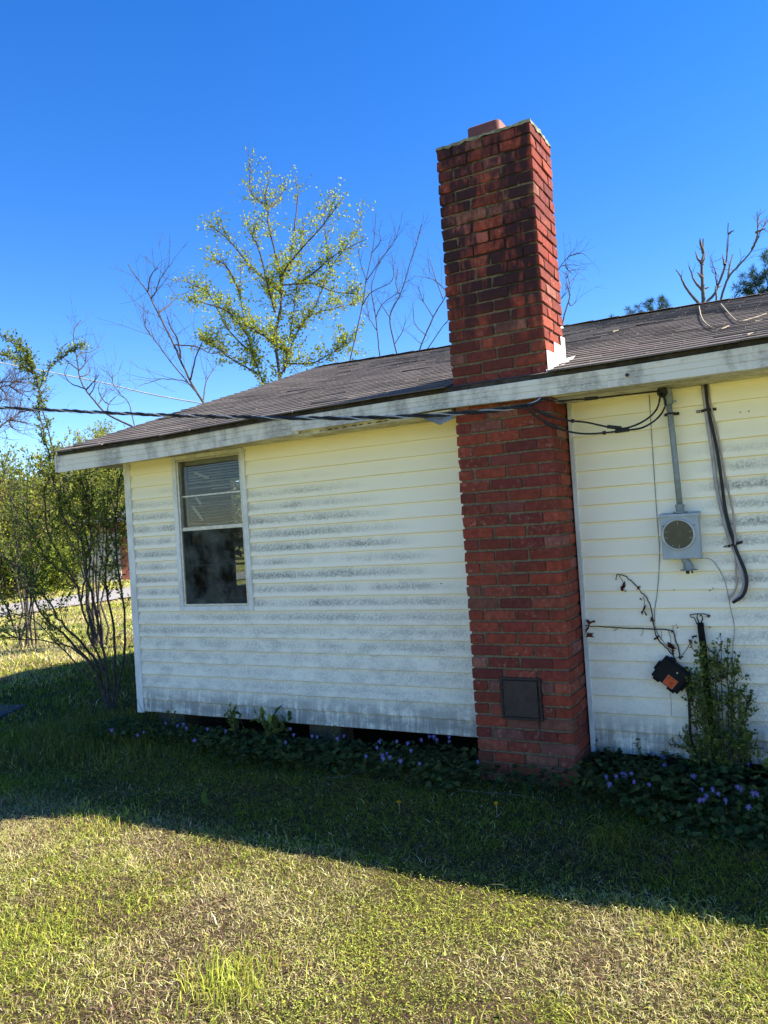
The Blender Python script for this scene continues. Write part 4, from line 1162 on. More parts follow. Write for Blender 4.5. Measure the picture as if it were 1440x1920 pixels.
wire('thin_hook_wire', [(0.56, -0.385, 2.215), (0.60, -0.34, 2.222), (0.64, -0.36, 2.205), (0.70, -0.32, 2.218), (0.74, -0.27, 2.196), (0.70, -0.30, 2.190), (0.63, -0.33, 2.199), (0.80, -0.30, 2.226), (1.0, -0.25, 2.226), (1.3, -0.30, 2.226)], 0.0017, 'thinwire', 'thin curled wire under the soffit right of the chimney', 'wire', n=4)

# ---- loose cables fastened to the wall right of the meter
wire('black_cable', [(1.394, -0.030, 2.232), (1.398, -0.030, 2.097), (1.425, -0.032, 1.887), (1.439, -0.032, 1.696), (1.449, -0.032, 1.519), (1.478, -0.036, 1.353), (1.492, -0.040, 1.288), (1.523, -0.045, 1.193), (1.530, -0.050, 1.118), (1.505, -0.050, 1.050), (1.452, -0.045, 1.012)], 0.0085, 'black', 'thick black cable strapped to the siding right of the meter', 'cable', n=8)
wire('grey_flat_cable', [(1.378, -0.024, 2.232), (1.387, -0.024, 2.057), (1.404, -0.024, 1.819), (1.412, -0.024, 1.640), (1.446, -0.026, 1.413), (1.478, -0.030, 1.300), (1.505, -0.036, 1.180), (1.515, -0.040, 1.110), (1.490, -0.040, 1.048), (1.462, -0.038, 1.020)], 0.0100, 'cable_grey', 'frayed pale grey cable beside the thick black one', 'cable', n=8)
wire('pale_thin_cable', [(1.408, -0.021, 2.232), (1.416, -0.021, 2.08), (1.437, -0.022, 1.956), (1.461, -0.022, 1.694), (1.487, -0.022, 1.487), (1.484, -0.040, 1.330), (1.481, -0.026, 1.282), (1.478, -0.028, 1.166), (1.472, -0.026, 1.090), (1.432, -0.022, 1.030)], 0.0055, 'cable_pink', 'thin beige cable right of the thick black one', 'cable', n=6)
for (xa, za, xb, zb, lb) in [(1.335, 2.083, 1.439, 2.086, 'black perforated strap holding the cables near the eave'), (1.424, 1.314, 1.521, 1.342, 'tilted black perforated strap holding the cables low beside the meter')]:
    t = thing('cable_strap', lb, 'strap', ((xa + xb) / 2, -0.02, (za + zb) / 2), 'perforated cable straps')
    d = np.array((xb - xa, 0, zb - za)); up_ = norm(np.array((-d[2], 0, d[0])))
    P = []
    for f, y_ in [(0, -0.019), (0.28, -0.019), (0.42, -0.036), (0.5, -0.046), (0.62, -0.044), (0.74, -0.024), (1.0, -0.019)]:
        c_ = np.array((xa, y_, za)) + d * f
        P += [c_ - up_ * 0.0075, c_ + up_ * 0.0075, c_ + up_ * 0.0075 + (0, 0.0022, 0), c_ - up_ * 0.0075 + (0, 0.0022, 0)]
    q = np.arange(6) * 4
    MB().raw(P, [np.concatenate([np.stack([q + a_, q + 4 + a_, q + 4 + (a_ + 1) % 4, q + (a_ + 1) % 4], 1) for a_ in range(4)]), [(0, 1, 2, 3)]]).build('band', 'iron', t)
    for f in (0.08, 0.20, 0.90):
        c_ = np.array((xa, -0.019, za)) + d * f
        MB().disc(c_, (0, -1, 0), 0.0035, 0.0012, 8).build('nail_hole', 'flash', t)
wire('wall_wire', [(1.088, -0.020, 2.224), (1.085, -0.021, 1.850), (1.083, -0.021, 1.513), (1.082, -0.021, 1.299), (1.058, -0.021, 1.096), (1.032, -0.021, 0.958), (1.033, -0.021, 0.852), (1.075, -0.021, 0.78), (1.125, -0.024, 0.720)], 0.0024, 'thinwire', 'thin pale wire hanging down the siding left of the meter', 'wire', n=4)
wire('ground_wire', [(1.300, -0.060, 1.262), (1.350, -0.035, 1.255), (1.383, -0.026, 1.216), (1.420, -0.021, 1.121), (1.436, -0.021, 0.980), (1.449, -0.021, 0.878), (1.436, -0.021, 0.780), (1.422, -0.024, 0.660)], 0.0026, 'cable_grey', 'thin dark grey wire curling down from the meter box', 'wire', n=4)

# ---- the black box dangling askew, with its orange sticker
bx = thing('junction_box', 'black plastic junction box hanging askew with a square orange sticker', 'junction box', (1.105, -0.03, 0.605))
ca = rad(-38)
ux, uz = np.array((math.cos(ca), 0, math.sin(ca))), np.array((-math.sin(ca), 0, math.cos(ca)))
C0 = np.array((1.106, -0.021, 0.607))
def rbox(u0, u1, v0, v1, y0, y1):
    P = []
    for y_ in (y0, y1):
        for (a_, b_) in ((u0, v0), (u1, v0), (u1, v1), (u0, v1)):
            P.append(C0 + ux * a_ + uz * b_ + np.array((0, -y_, 0)))
    return np.array(P), [[(0, 1, 2, 3), (7, 6, 5, 4), (0, 4, 5, 1), (1, 5, 6, 2), (2, 6, 7, 3), (3, 7, 4, 0)]]
mb = MB(); mb.raw(*rbox(-0.086, 0.086, -0.070, 0.070, 0.002, 0.052)); mb.build('body', 'blackbox', bx, bevel=0.006)
mb = MB(); mb.raw(*rbox(-0.080, 0.080, -0.064, 0.064, 0.053, 0.060)); mb.build('cover', 'blackbox', bx, bevel=0.003)
for (a_, b_, c_, d_) in [(-0.070, -0.030, -0.082, -0.068), (0.020, 0.068, -0.082, -0.068), (-0.06, -0.02, 0.068, 0.078), (0.03, 0.07, 0.068, 0.078), (-0.098, -0.084, -0.03, 0.02), (0.084, 0.096, -0.04, 0.03)]:
    mb = MB(); mb.raw(*rbox(a_, b_, c_, d_, 0.004, 0.046)); mb.build('mounting_tab', 'blackbox', bx, bevel=0.003)
mb = MB(); mb.raw(*rbox(-0.014, 0.050, -0.062, -0.003, 0.0605, 0.0615)); stk = mb.build('sticker', 'orange_edge', bx)
mb = MB(); mb.raw(*rbox(-0.0115, 0.0475, -0.0595, -0.0055, 0.0615, 0.0620)); mb.build('sticker_face', 'orange', stk)
mb = MB()
for (a_, b_, w_, h_) in [(-0.002, -0.012, 0.014, 0.003), (0.018, -0.011, 0.012, 0.003), (0.000, -0.022, 0.006, 0.006), (0.020, -0.035, 0.008, 0.008), (0.030, -0.034, 0.007, 0.007), (0.024, -0.047, 0.012, 0.003), (0.036, -0.046, 0.006, 0.003), (0.030, -0.054, 0.020, 0.002)]:
    mb.raw(*rbox(a_ - w_ / 2, a_ + w_ / 2, b_ - h_ / 2, b_ + h_ / 2, 0.0620, 0.0623))
mb.build('sticker_print', 'print', stk)
mb = MB(); mb.disc(C0 + ux * 0.018 + uz * 0.034 + (0, -0.058, 0), (0, -1, 0), 0.005, 0.005, 10); mb.build('screw', 'ring', bx)
wire('black_hose', [(1.178, -0.030, 0.535), (1.186, -0.034, 0.47), (1.184, -0.036, 0.36), (1.180, -0.036, 0.26), (1.200, -0.045, 0.17), (1.215, -0.07, 0.07), (1.24, -0.10, 0.0)], 0.0080, 'black', 'black cable dropping from the junction box into the violets', 'cable', n=8)

# ---- overhead white cable behind the roof
wire('white_cable', [(-24.0, 3.2, 9.0), (-16.0, 3.6, 6.5), (-11.646, 3.839, 5.233), (-10.352, 3.974, 4.852), (-8.635, 4.535, 4.344), (-6.987, 4.798, 3.829), (-3.9, 6.6, 3.05)], 0.011, 'whitewire', 'white overhead cable sloping down behind the roof corner', 'cable', n=6)

# ---- dead wood lying on the roof
RT = [([(1.06, 3.12, 3.44), (1.24, 1.52, 2.96), (1.37, 0.67, 2.72), (1.46, 0.30, 2.60), (1.50, 0.45, 2.65)], 0.006, 'long curved pale twig lying on the shingles, nearer the chimney'),
      ([(1.26, 2.97, 3.4), (1.39, 1.81, 3.05), (1.48, 1.08, 2.84), (1.54, 0.70, 2.72), (1.61, 0.76, 2.75), (1.69, 0.94, 2.80)], 0.006, 'long curved pale twig lying on the shingles at the right edge'),
      ([(1.64, -0.35, 2.40), (1.67, -0.29, 2.42), (1.70, -0.36, 2.40)], 0.004, 'small bent twig on the shingles just above the fascia'),
      ([(1.64, 0.49, 2.65), (1.68, 0.52, 2.66)], 0.004, 'short straight twig between the two curved twigs and the eave'),
      ([(1.38, 0.71, 2.73), (1.42, 0.58, 2.69)], 0.009, 'pale bark chip on the shingles inside the curve of a twig'),
      ([(0.58, 1.57, 2.98), (0.61, 1.65, 3.00)], 0.006, 'short pale twig on the shingles close to the chimney')]
for pts, r_, lb in RT:
    P = smooth_path(pts, 6)
    P[:, 2] = roofz(P[:, 0], P[:, 1]) + 0.018 + r_
    o = MB().tube(P - P[0], r_, r_ * 0.5, n=6).build('dry_twig', 'twig_pale')
    o.location = P[0]
    tag(o, lb, 'twig', 'dry twigs on the roof')

# ================================================================== TREES AND SHRUBS
def grow_twigs(rng, mb, paths, n, length, r, tmin=0.3, droop=0.0, upw=0.35, leaves=None, nseg=4, sides=4, spread=0.9, sub=0):
    """side shoots along limbs; returns leaf anchors (points, directions)"""
    LP, LD = [], []
    wts = np.array([len(p) for p in paths], float); wts /= wts.sum()
    for _ in range(n):
        P = paths[rng.choice(len(paths), p=wts)]
        i = int(rng.uniform(tmin, 0.999) * (len(P) - 1))
        p = P[i].copy()
        tan = norm(P[min(i + 1, len(P) - 1)] - P[max(i - 1, 0)])
        d = norm(tan * 0.7 + rng.normal(0, spread, 3) * 0.6 + np.array((0, 0, upw)))
        L = length * rng.uniform(0.4, 1.25)
        pts = [p]
        for _k in range(nseg):
            d = norm(d + rng.normal(0, 0.16, 3) + np.array((0, 0, 0.05 - droop)))
            pts.append(pts[-1] + d * L / nseg)
        pts = np.array(pts)
        mb.tube(pts, r, r * 0.35, n=sides, cap=False)
        if leaves:
            k = max(1, int(L / leaves))
            t = np.linspace(0.15, 1.0, k) * nseg
            a = np.minimum(t.astype(int), nseg - 1)
            q = pts[a] + (pts[a + 1] - pts[a]) * (t - a)[:, None]
            LP.append(q); LD.append(norm(pts[a + 1] - pts[a]))
        for _s in range(sub):
            j = rng.integers(1, nseg)
            dd = norm(d + rng.normal(0, 0.7, 3) + np.array((0, 0, 0.2)))
            q1 = pts[j] + dd * L * rng.uniform(0.2, 0.5)
            mb.tube([pts[j], (pts[j] + q1) / 2 + rng.normal(0, 0.02, 3) * L, q1], r * 0.6, r * 0.25, n=3, cap=False)
            if leaves:
                t = np.linspace(0.2, 1, max(1, int(np.linalg.norm(q1 - pts[j]) / leaves)))[:, None]
                LP.append(pts[j] + (q1 - pts[j]) * t); LD.append(np.repeat(dd[None], len(t), 0))
    if LP:
        return np.concatenate(LP), np.concatenate(LD)
    return np.zeros((0, 3)), np.zeros((0, 3))
def leaf_cloud(rng, mb, P, D, L, W, cols, var=0.18, per=1, p=None, upn=0.8, jit=0.0):
    if per > 1:
        P = np.repeat(P, per, 0); D = np.repeat(D, per, 0)
    n = len(P)
    P = P + rng.normal(0, jit, (n, 3)) if jit else P
    d = norm(D * 0.6 + rng.normal(0, 0.6, (n, 3)))
    nn = norm(rng.normal(0, 0.6, (n, 3)) + np.array((0, 0, upn)))
    leaves_into(mb, P, d, nn, L * rng.uniform(0.6, 1.2, n), W * rng.uniform(0.7, 1.2, n), hues(rng, n, cols, var, p))
def limb_tree(key, name, label, cat, r0, bark, rng, twigs, leaf=None, group=None, ground_first=True, rtwig=0.006, only=None):
    raw = PATHS[key]
    base = np.array(raw[0][0]); base[2] = 0
    t = thing(name, label, cat, tuple(base), group)
    mb = MB(); paths = []
    for k_, l in enumerate(raw):
        P = smooth_path(l, 5, 0.003, rng)
        main = k_ == 0
        if P[0][2] > 0.2 and (main or (ground_first and P[0][2] < 4.6 and k_ < 4 and key == 'leafing')):
            foot = np.array((base[0] + 0.12 * k_, base[1], -0.1))
            P = np.concatenate([smooth_path([foot, foot * 0.5 + P[0] * 0.5 + (0.05, 0.03, 0), P[0]], 4)[:-1], P])
        ra = r0 * (1.0 if main else 0.45 + 0.25 * rng.random())
        mb.tube(P, ra, ra * 0.16 + 0.002, n=7 if main else 5, cap=False)
        paths.append(P[len(P) // 4:] if main else P)
    anchors = []
    for (n, L, kw) in twigs:
        a = grow_twigs(rng, mb, paths, n, L, rtwig, **kw)
        anchors.append(a)
    if key == 'leafing':
        low = [P[P[:, 2] < 6.6] for P in paths]
        anchors.append(grow_twigs(rng, mb, [P[P[:, 2] > 3.6] for P in low if (P[:, 2] > 3.6).sum() > 3], 330, 0.45, rtwig, tmin=0.0, leaves=0.042, upw=0.2, sub=2, spread=1.0))
    mb.build('trunk', bark, t, True)
    if leaf:
        cr = MB()
        for a in anchors:
            if key == 'leafing':
                kp = rng.random(len(a[0])) < np.clip(1.25 - (a[0][:, 2] - 5.0) / 4.2, 0.25, 1)
                a = (a[0][kp], a[1][kp])
            if len(a[0]):
                leaf_cloud(rng, cr, a[0], a[1], **leaf)
        cr.build('crown', 'leaf', t)
    return t, paths

SPRING = [(0.38, 0.42, 0.036), (0.31, 0.37, 0.030), (0.46, 0.47, 0.055), (0.23, 0.29, 0.024)]
PRIVET = [(0.15, 0.19, 0.025), (0.20, 0.25, 0.032), (0.09, 0.125, 0.019), (0.30, 0.35, 0.05)]
OLIVE = [(0.24, 0.27, 0.034), (0.32, 0.34, 0.046), (0.15, 0.18, 0.026), (0.40, 0.41, 0.07)]

limb_tree('leafing', 'young_tree', 'young tree with fresh yellow-green leaves rising behind the roof', 'tree', 0.036, 'bark_dark', np.random.default_rng(31),
          [(560, 0.40, dict(tmin=0.06, leaves=0.045, upw=0.3, sub=2, spread=0.8)), (240, 0.45, dict(tmin=0.02, leaves=0.045, upw=0.2, sub=2, spread=1.0))],
          dict(L=0.060, W=0.042, cols=SPRING, per=1, jit=0.025), rtwig=0.0032)
TW = dict(tmin=0.25, upw=0.35, sub=2, spread=0.8)
limb_tree('bareA', 'bare_tree', 'bare leaning tree left of the leafing tree, behind the roof slope', 'tree', 0.024, 'bark_dark', np.random.default_rng(32), [(80, 0.7, TW)], rtwig=0.0035)
limb_tree('bareB', 'bare_tree', 'slender bare tree bowing left above the roof corner', 'tree', 0.017, 'bark_dark', np.random.default_rng(33), [(65, 0.4, TW)], rtwig=0.0028)
for key, lb, seed in [('sapA', 'bare sapling just right of the leafing tree', 34), ('sapB', 'short thin bare sapling between two taller bare saplings', 35), ('sapC', 'tall single bare sapling with a pale tip left of the chimney', 36), ('sapD', 'bare forked sapling touching the left edge of the chimney', 37), ('sapE', 'bare twisted sapling peeping out right of the chimney', 38)]:
    limb_tree(key, 'bare_sapling', lb, 'tree', 0.017, 'bark_dark', np.random.default_rng(seed), [(34, 0.5, TW)], group='bare saplings behind the ridge', rtwig=0.0032)
limb_tree('deadA', 'dead_tree', 'dead grey tree with lopped stubs above the right ridge', 'tree', 0.052, 'bark_pale', np.random.default_rng(39), [(10, 0.2, dict(tmin=0.3))], rtwig=0.006)
limb_tree('deadB', 'dead_tree', 'dead grey tree with long thin limbs at the right edge', 'tree', 0.040, 'bark_pale', np.random.default_rng(40), [(34, 0.35, dict(tmin=0.45, sub=1))], rtwig=0.006)
limb_tree('farbare', 'bare_tree', 'distant bare tree with hazy violet twigs at the left edge', 'tree', 0.06, 'twig', np.random.default_rng(41), [(150, 1.4, dict(tmin=0.2, upw=0.2, sub=3, spread=1.0))], rtwig=0.009)

# ---- near privet by the house corner
rng = np.random.default_rng(50)
pv = thing('privet_shrub', 'tall many-stemmed privet shrub at the left house corner', 'shrub', (-4.09, 0.46, 0))
mb = MB(); paths = []
for k_, l in enumerate(PATHS['privet']):
    P = smooth_path(l, 5, 0.006, rng)
    mb.tube(P, (0.0145 if k_ < 6 else 0.009), 0.003, n=6, cap=False)
    paths.append(P)
up_paths = [p[len(p) // 3:] for k_, p in enumerate(paths) if k_ not in (3, 6, 9, 10)] + [paths[3][len(paths[3]) // 3: len(paths[3]) * 2 // 3]]
a1 = grow_twigs(rng, mb, up_paths, 175, 0.42, 0.0032, tmin=0.05, leaves=0.022, upw=0.35, sub=1)
a2 = grow_twigs(rng, mb, [paths[3][len(paths[3]) * 2 // 3:], paths[6], paths[9], paths[10]], 400, 0.09, 0.002, tmin=0.05, leaves=0.013, upw=0.3)
a3 = grow_twigs(rng, mb, [paths[7], paths[8]], 26, 0.30, 0.0022, tmin=0.1, leaves=0.05, upw=0.1)
a4 = grow_twigs(rng, mb, [paths[4], paths[5], paths[11]], 90, 0.42, 0.003, tmin=0.35, leaves=0.02, upw=0.3, sub=1)
a5 = grow_twigs(rng, mb, [p[:len(p) // 2] for p in paths[:6]], 60, 0.35, 0.0028, tmin=0.1, upw=0.5, sub=1, leaves=0.06)
mb.build('stems', 'bark', pv, True)
cr = MB()
for a, s_l in ((a1, 0.034), (a2, 0.030), (a3, 0.026), (a4, 0.034), (a5, 0.026)):
    leaf_cloud(rng, cr, a[0], a[1], L=s_l * 1.1, W=s_l * 0.6, cols=PRIVET, jit=0.006)
cr.build('foliage', 'leaf', pv)

def bush(name, label, loc, h, w_, nst, ntw, tl, leaf, LL, cols, seed, group=None, bark='bark', rt=0.006, r0=0.03, p=None, base_up=0.0, lean=0.35, upw=0.4):
    rng = np.random.default_rng(seed)
    t = thing(name, label, 'shrub', loc, group)
    mb = MB(); paths = []
    for _ in range(nst):
        a = rng.uniform(0, 2 * math.pi); rr = rng.uniform(0.05, 1) ** 0.6 * w_ * 0.5
        top = np.array((loc[0] + rr * math.cos(a), loc[1] + rr * math.sin(a), h * rng.uniform(0.65, 1.0) * (1 - 0.35 * (rr / (w_ * 0.5)) ** 2)))
        f = np.array((loc[0] + rng.normal(0, 0.06 * w_), loc[1] + rng.normal(0, 0.06 * w_), -0.05))
        P = smooth_path([f, f * 0.6 + top * 0.4 + (0, 0, 0.1 * h), top * 0.85 + f * 0.15 + (0, 0, 0.05 * h), top], 4, 0.01 * h, rng)
        mb.tube(P, r0, r0 * 0.2, n=5, cap=False); paths.append(P)
    a = grow_twigs(rng, mb, paths, ntw, tl, rt, tmin=base_up, leaves=leaf, upw=upw, sub=1)
    mb.build('stems', bark, t, True)
    cr = MB()
    leaf_cloud(rng, cr, a[0], a[1], L=LL, W=LL * 0.55, cols=cols, jit=LL * 0.3, p=p)
    cr.build('foliage', 'leaf', t)
    return t
bush('privet_shrub', 'smaller privet shrub close behind the left wall corner', (-3.95, 1.55, 0), 2.4, 0.9, 6, 70, 0.4, 0.024, 0.036, PRIVET, 61, r0=0.016, rt=0.003, base_up=0.25)
bush('upright_shrub', 'upright pale green shrub showing above the low roof corner', (-8.0, 3.75, 0), 3.75, 1.0, 9, 150, 0.45, 0.035, 0.05, OLIVE, 62, r0=0.018, rt=0.004, base_up=0.45, upw=0.9)
bush('upright_shrub', 'leafy shrub tips just above the roof slope under the white cable', (-6.75, 4.0, 0), 3.55, 1.2, 9, 130, 0.5, 0.04, 0.05, SPRING, 63, r0=0.018, rt=0.004, base_up=0.5, upw=0.7)
bush('upright_shrub', 'dark green shrub beside the roof corner behind the tall privet shoots', (-9.6, 3.6, 0), 3.4, 2.0, 9, 150, 0.5, 0.04, 0.055, PRIVET, 64, r0=0.018, rt=0.004, base_up=0.3, upw=0.6)
DRY = OLIVE + [(0.20, 0.14, 0.09), (0.15, 0.10, 0.07)]
TH = [(-22.2, 8.2, 5.6, 5.0, 'big yellow-green thicket across the road at the left edge', OLIVE, 71), (-21.4, 11.0, 4.9, 4.4, 'olive thicket with brown gaps across the road', DRY, 72),
      (-22.5, 14.6, 5.4, 4.6, 'rounded thicket across the road behind the privet', OLIVE, 73), (-25.5, 5.0, 7.0, 5.5, 'tall brownish thicket rising behind the yellow-green one', DRY, 74),
      (-24.5, 18.8, 6.5, 4.6, 'tall thicket across the road beside the house corner', OLIVE, 75), (-21.8, 6.0, 2.2, 3.0, 'low bright bush at the road edge', OLIVE, 76), (-21.0, 12.6, 1.6, 2.4, 'low green bush on the far road verge', PRIVET, 77),
      (-24.0, 1.5, 6.0, 6.0, 'wide thicket across the road beyond the left edge', OLIVE, 78)]
for (x, y, h, w_, lb, cols, sd_) in TH:
    bush('roadside_thicket', lb, (x, y, 0), h, w_, 22, 800, 0.9, 0.055, 0.13, cols, sd_, 'thickets across the road', r0=0.03, rt=0.008, upw=0.3)
# wood far beyond the road
rng = np.random.default_rng(80)
fwm = MB(); tr = MB()
for _ in range(130):
    a = rng.uniform(rad(95), rad(185)); R_ = rng.uniform(55, 85)
    c0 = np.array((1.9 + R_ * math.cos(a), -4.7 + R_ * math.sin(a), 0)); h = rng.uniform(5, 9)
    n = 130
    u = norm(rng.normal(0, 1, (n, 3))) * (rng.uniform(0.3, 1, (n, 1)) ** 0.4)
    P = c0 + u * np.array((2.8, 2.8, h * 0.5)) + np.array((0, 0, h * 0.52))
    leaf_cloud(rng, fwm, P, norm(rng.normal(0, 1, (n, 3))), L=0.9, W=0.6, cols=[(0.07, 0.09, 0.03), (0.10, 0.10, 0.04), (0.12, 0.09, 0.06)])
kind(fwm.build('far_woods', 'leaf'), 'stuff')
# pines beyond the ridge
def pine(loc, h, label, seed, clumps):
    rng = np.random.default_rng(seed)
    t = thing('pine_tree', label, 'tree', loc, 'pines behind the ridge')
    mb = MB(); nd = MB()
    loc = np.array(loc, float)
    mb.tube(smooth_path([loc, loc + (0.1, 0, h * 0.5), loc + (0, 0.1, h)], 4), 0.16, 0.04, n=7)
    for c_ in clumps:
        c_ = loc + np.array(c_)
        mb.tube(smooth_path([loc + (0, 0, max(1.0, c_[2] * 0.8)), (loc * 0.4 + c_ * 0.6) * (1, 1, 0) + (0, 0, c_[2] * 0.9), c_], 4), 0.05, 0.015, n=5)
        for _ in range(10):
            q = c_ + rng.normal(0, 1, 3) * np.array((0.26, 0.26, 0.16))
            n = 70
            d = norm(rng.normal(0, 1, (n, 3)) + np.array((0, 0, 0.5)))
            leaves_into(nd, np.repeat(q[None], n, 0), d, norm(rng.normal(0, 1, (n, 3))), rng.uniform(0.14, 0.26, n), np.full(n, 0.012), hues(rng, n, [(0.03, 0.06, 0.025), (0.05, 0.08, 0.03)], 0.2))
    mb.build('trunk', 'bark', t, True); nd.build('crown', 'leaf', t)
pine((-3.9, 24.7, 0), 8.6, 'dark pine tips just above the ridge right of the chimney', 90, [(-0.3, 0, 8.35), (0.1, 0.2, 8.6), (0.55, 0, 8.55), (0.9, 0.1, 8.7), (1.5, 0, 8.9), (1.35, 0.2, 8.6)])
pine((1.5, 21.3, 0), 8.6, 'pine branch with needle clumps at the right edge above the ridge', 91, [(-0.9, 0, 7.8), (-0.75, 0.1, 8.15), (-0.45, 0, 8.35), (-0.3, 0, 8.65), (0.0, 0.2, 8.5), (0.2, 0, 8.8), (-0.35, 0.3, 8.0), (-0.6, 0, 7.9)])

# ---- a brick house far across the road
fh = thing('far_house', 'red brick house with white garage door seen through the privet stems', 'house', (-28.6, 18.2, 0))
rot = Matrix.Rotation(rad(35), 4, 'Z')
def fbox(mb, a, b):
    return mb.box(np.array(a) + (-28.6, 18.2, 0), np.array(b) + (-28.6, 18.2, 0), rot, (-28.6, 18.2, 0))
M['far_brick'] = plain('far_brick', (0.36, 0.13, 0.10), (0.28, 0.10, 0.08), 3, 0.9)
fbox(MB(), (-6, -2.5, 0), (6, 4, 2.5)).build('wall', 'far_brick', fh)
mb = MB()
mb.raw((np.array([(-6.4, -2.9, 2.5), (6.4, -2.9, 2.5), (6.4, 4.4, 2.5), (-6.4, 4.4, 2.5), (-6.4, 0.75, 4.1), (6.4, 0.75, 4.1)]) @ np.array(rot.to_3x3()).T) + (-28.6, 18.2, 0), [[(0, 1, 5, 4), (2, 3, 4, 5), (0, 3, 2, 1)], [(0, 4, 3), (1, 2, 5)]])
mb.build('roof', 'slab', fh)
fbox(MB(), (1.0, -2.56, 0), (4.2, -2.5, 2.05)).build('garage_door', 'whitewire', fh)
fbox(MB(), (-3.6, -2.56, 0.9), (-2.2, -2.5, 2.0)).build('window', 'alu_dark', fh)

# ================================================================== PLANTS AGAINST THE WALL
def dry_leaf_mesh(rng, c, size, parent):
    """a curled, torn ivy leaf"""
    n = 9
    a = np.linspace(0, 2 * math.pi, n, endpoint=False) + rng.normal(0, 0.15, n)
    r = 1.45 * size * (0.6 + 0.5 * (np.arange(n) % 2)) * rng.uniform(0.6, 1.1, n)
    ax = norm(rng.normal(0, 1, 3)); bx_ = norm(np.cross(ax, rng.normal(0, 1, 3))); cx_ = np.cross(ax, bx_)
    V = [c] + [c + ax * r[i] * math.cos(a[i]) * 0.55 + bx_ * r[i] * math.sin(a[i]) + cx_ * size * rng.normal(0, 0.25) for i in range(n)]
    V = np.array(V); V[:, 1] = np.minimum(V[:, 1], -0.019)
    F = [(0, i + 1, (i + 1) % n + 1) for i in range(n)]
    col = hues(rng, 1, [(0.11, 0.030, 0.014), (0.075, 0.022, 0.012), (0.15, 0.055, 0.025)], 0.2)
    MB().raw(V, [F], np.repeat(col, n + 1, 0)).build('dry_leaf', 'dryleaf', parent)
rng = np.random.default_rng(101)
dv = thing('dry_vine', 'dead vine arching over the siding with shrivelled red-brown leaves', 'vine', (1.15, -0.02, 0.71))
mb = MB()
mb.tube(smooth_path([(0.827, -0.024, 1.150), (0.835, -0.026, 1.180), (0.887, -0.024, 1.166), (0.955, -0.023, 1.090), (1.008, -0.022, 1.007), (1.021, -0.022, 0.901), (1.034, -0.022, 0.815), (1.09, -0.024, 0.745), (1.13, -0.03, 0.690)], 5, 0.0015, rng), 0.0030, 0.0036, n=5)
for a_, b_ in [((0.845, 1.178), (0.872, 1.105)), ((0.975, 1.05), (0.974, 0.985)), ((1.018, 0.94), (1.005, 0.905)), ((0.95, 1.095), (0.962, 1.115))]:
    mb.tube([(a_[0], -0.022, a_[1]), ((a_[0] + b_[0]) / 2 + 0.006, -0.026, (a_[1] + b_[1]) / 2), (b_[0], -0.026, b_[1])], 0.0016, n=4)
mb.build('stem', 'twig', dv, True)
for c_, s_l in [((0.866, -0.03, 1.110), 0.024), ((0.872, -0.03, 1.085), 0.018), ((0.974, -0.032, 0.975), 0.026), ((0.978, -0.03, 0.955), 0.020), ((1.034, -0.032, 0.815), 0.026), ((1.014, -0.03, 0.913), 0.022), ((0.905, -0.028, 1.150), 0.014), ((0.952, -0.028, 1.10), 0.014), ((0.962, -0.03, 1.035), 0.010)]:
    dry_leaf_mesh(rng, np.array(c_), s_l, dv)
hv = thing('dry_vine', 'dead vine running level along a siding course to the chimney trim', 'vine', (1.15, -0.02, 0.71))
mb = MB()
mb.tube(smooth_path([(0.626, -0.026, 0.880), (0.72, -0.022, 0.873), (0.86, -0.022, 0.866), (1.0, -0.022, 0.860), (1.118, -0.022, 0.852), (1.135, -0.024, 0.80), (1.150, -0.026, 0.745), (1.156, -0.034, 0.690)], 5, 0.0012, rng), 0.0030, 0.0042, n=5)
for a_, b_ in [((1.118, 0.852), (1.128, 0.885)), ((0.96, 0.862), (0.945, 0.82)), ((1.06, 0.856), (1.055, 0.80)), ((1.10, 0.853), (1.110, 0.775)), ((0.82, 0.868), (0.79, 0.85))]:
    mb.tube([(a_[0], -0.022, a_[1]), ((a_[0] + b_[0]) / 2 + 0.006, -0.027, (a_[1] + b_[1]) / 2), (b_[0], -0.026, b_[1])], 0.0014, n=4)
mb.build('stem', 'twig', hv, True)
for c_, s_l in [((0.652, -0.034, 0.824), 0.028), ((0.666, -0.034, 0.900), 0.026), ((0.640, -0.032, 0.862), 0.022), ((0.645, -0.03, 0.905), 0.018), ((1.112, -0.032, 0.763), 0.028), ((1.118, -0.03, 0.735), 0.020), ((1.155, -0.036, 0.705), 0.024), ((1.125, -0.03, 0.850), 0.014)]:
    dry_leaf_mesh(rng, np.array(c_), s_l, hv)
tv = thing('dry_vine', 'dead curled tendril between the junction box and charred stem', 'vine', (1.25, -0.03, 0.75))
mb = MB()
mb.tube(smooth_path([(1.16, -0.03, 0.705), (1.20, -0.028, 0.76), (1.222, -0.028, 0.800), (1.214, -0.03, 0.79), (1.225, -0.03, 0.75), (1.25, -0.032, 0.735), (1.28, -0.035, 0.735)], 5), 0.0018, n=4)
mb.tube(smooth_path([(1.225, -0.026, 0.945), (1.29, -0.024, 0.948), (1.315, -0.024, 0.942), (1.322, -0.024, 0.925)], 4), 0.0028, n=5)
mb.tube(smooth_path([(1.225, -0.026, 0.945), (1.228, -0.026, 0.930), (1.245, -0.028, 0.925), (1.258, -0.03, 0.89)], 4), 0.0026, n=5)
mb.build('stem', 'twig', tv, True)
for c_, s_l in [((1.213, -0.034, 0.795), 0.022), ((1.218, -0.032, 0.765), 0.016), ((1.238, -0.03, 0.82), 0.018), ((1.318, -0.028, 0.935), 0.012)]:
    dry_leaf_mesh(rng, np.array(c_), s_l, tv)

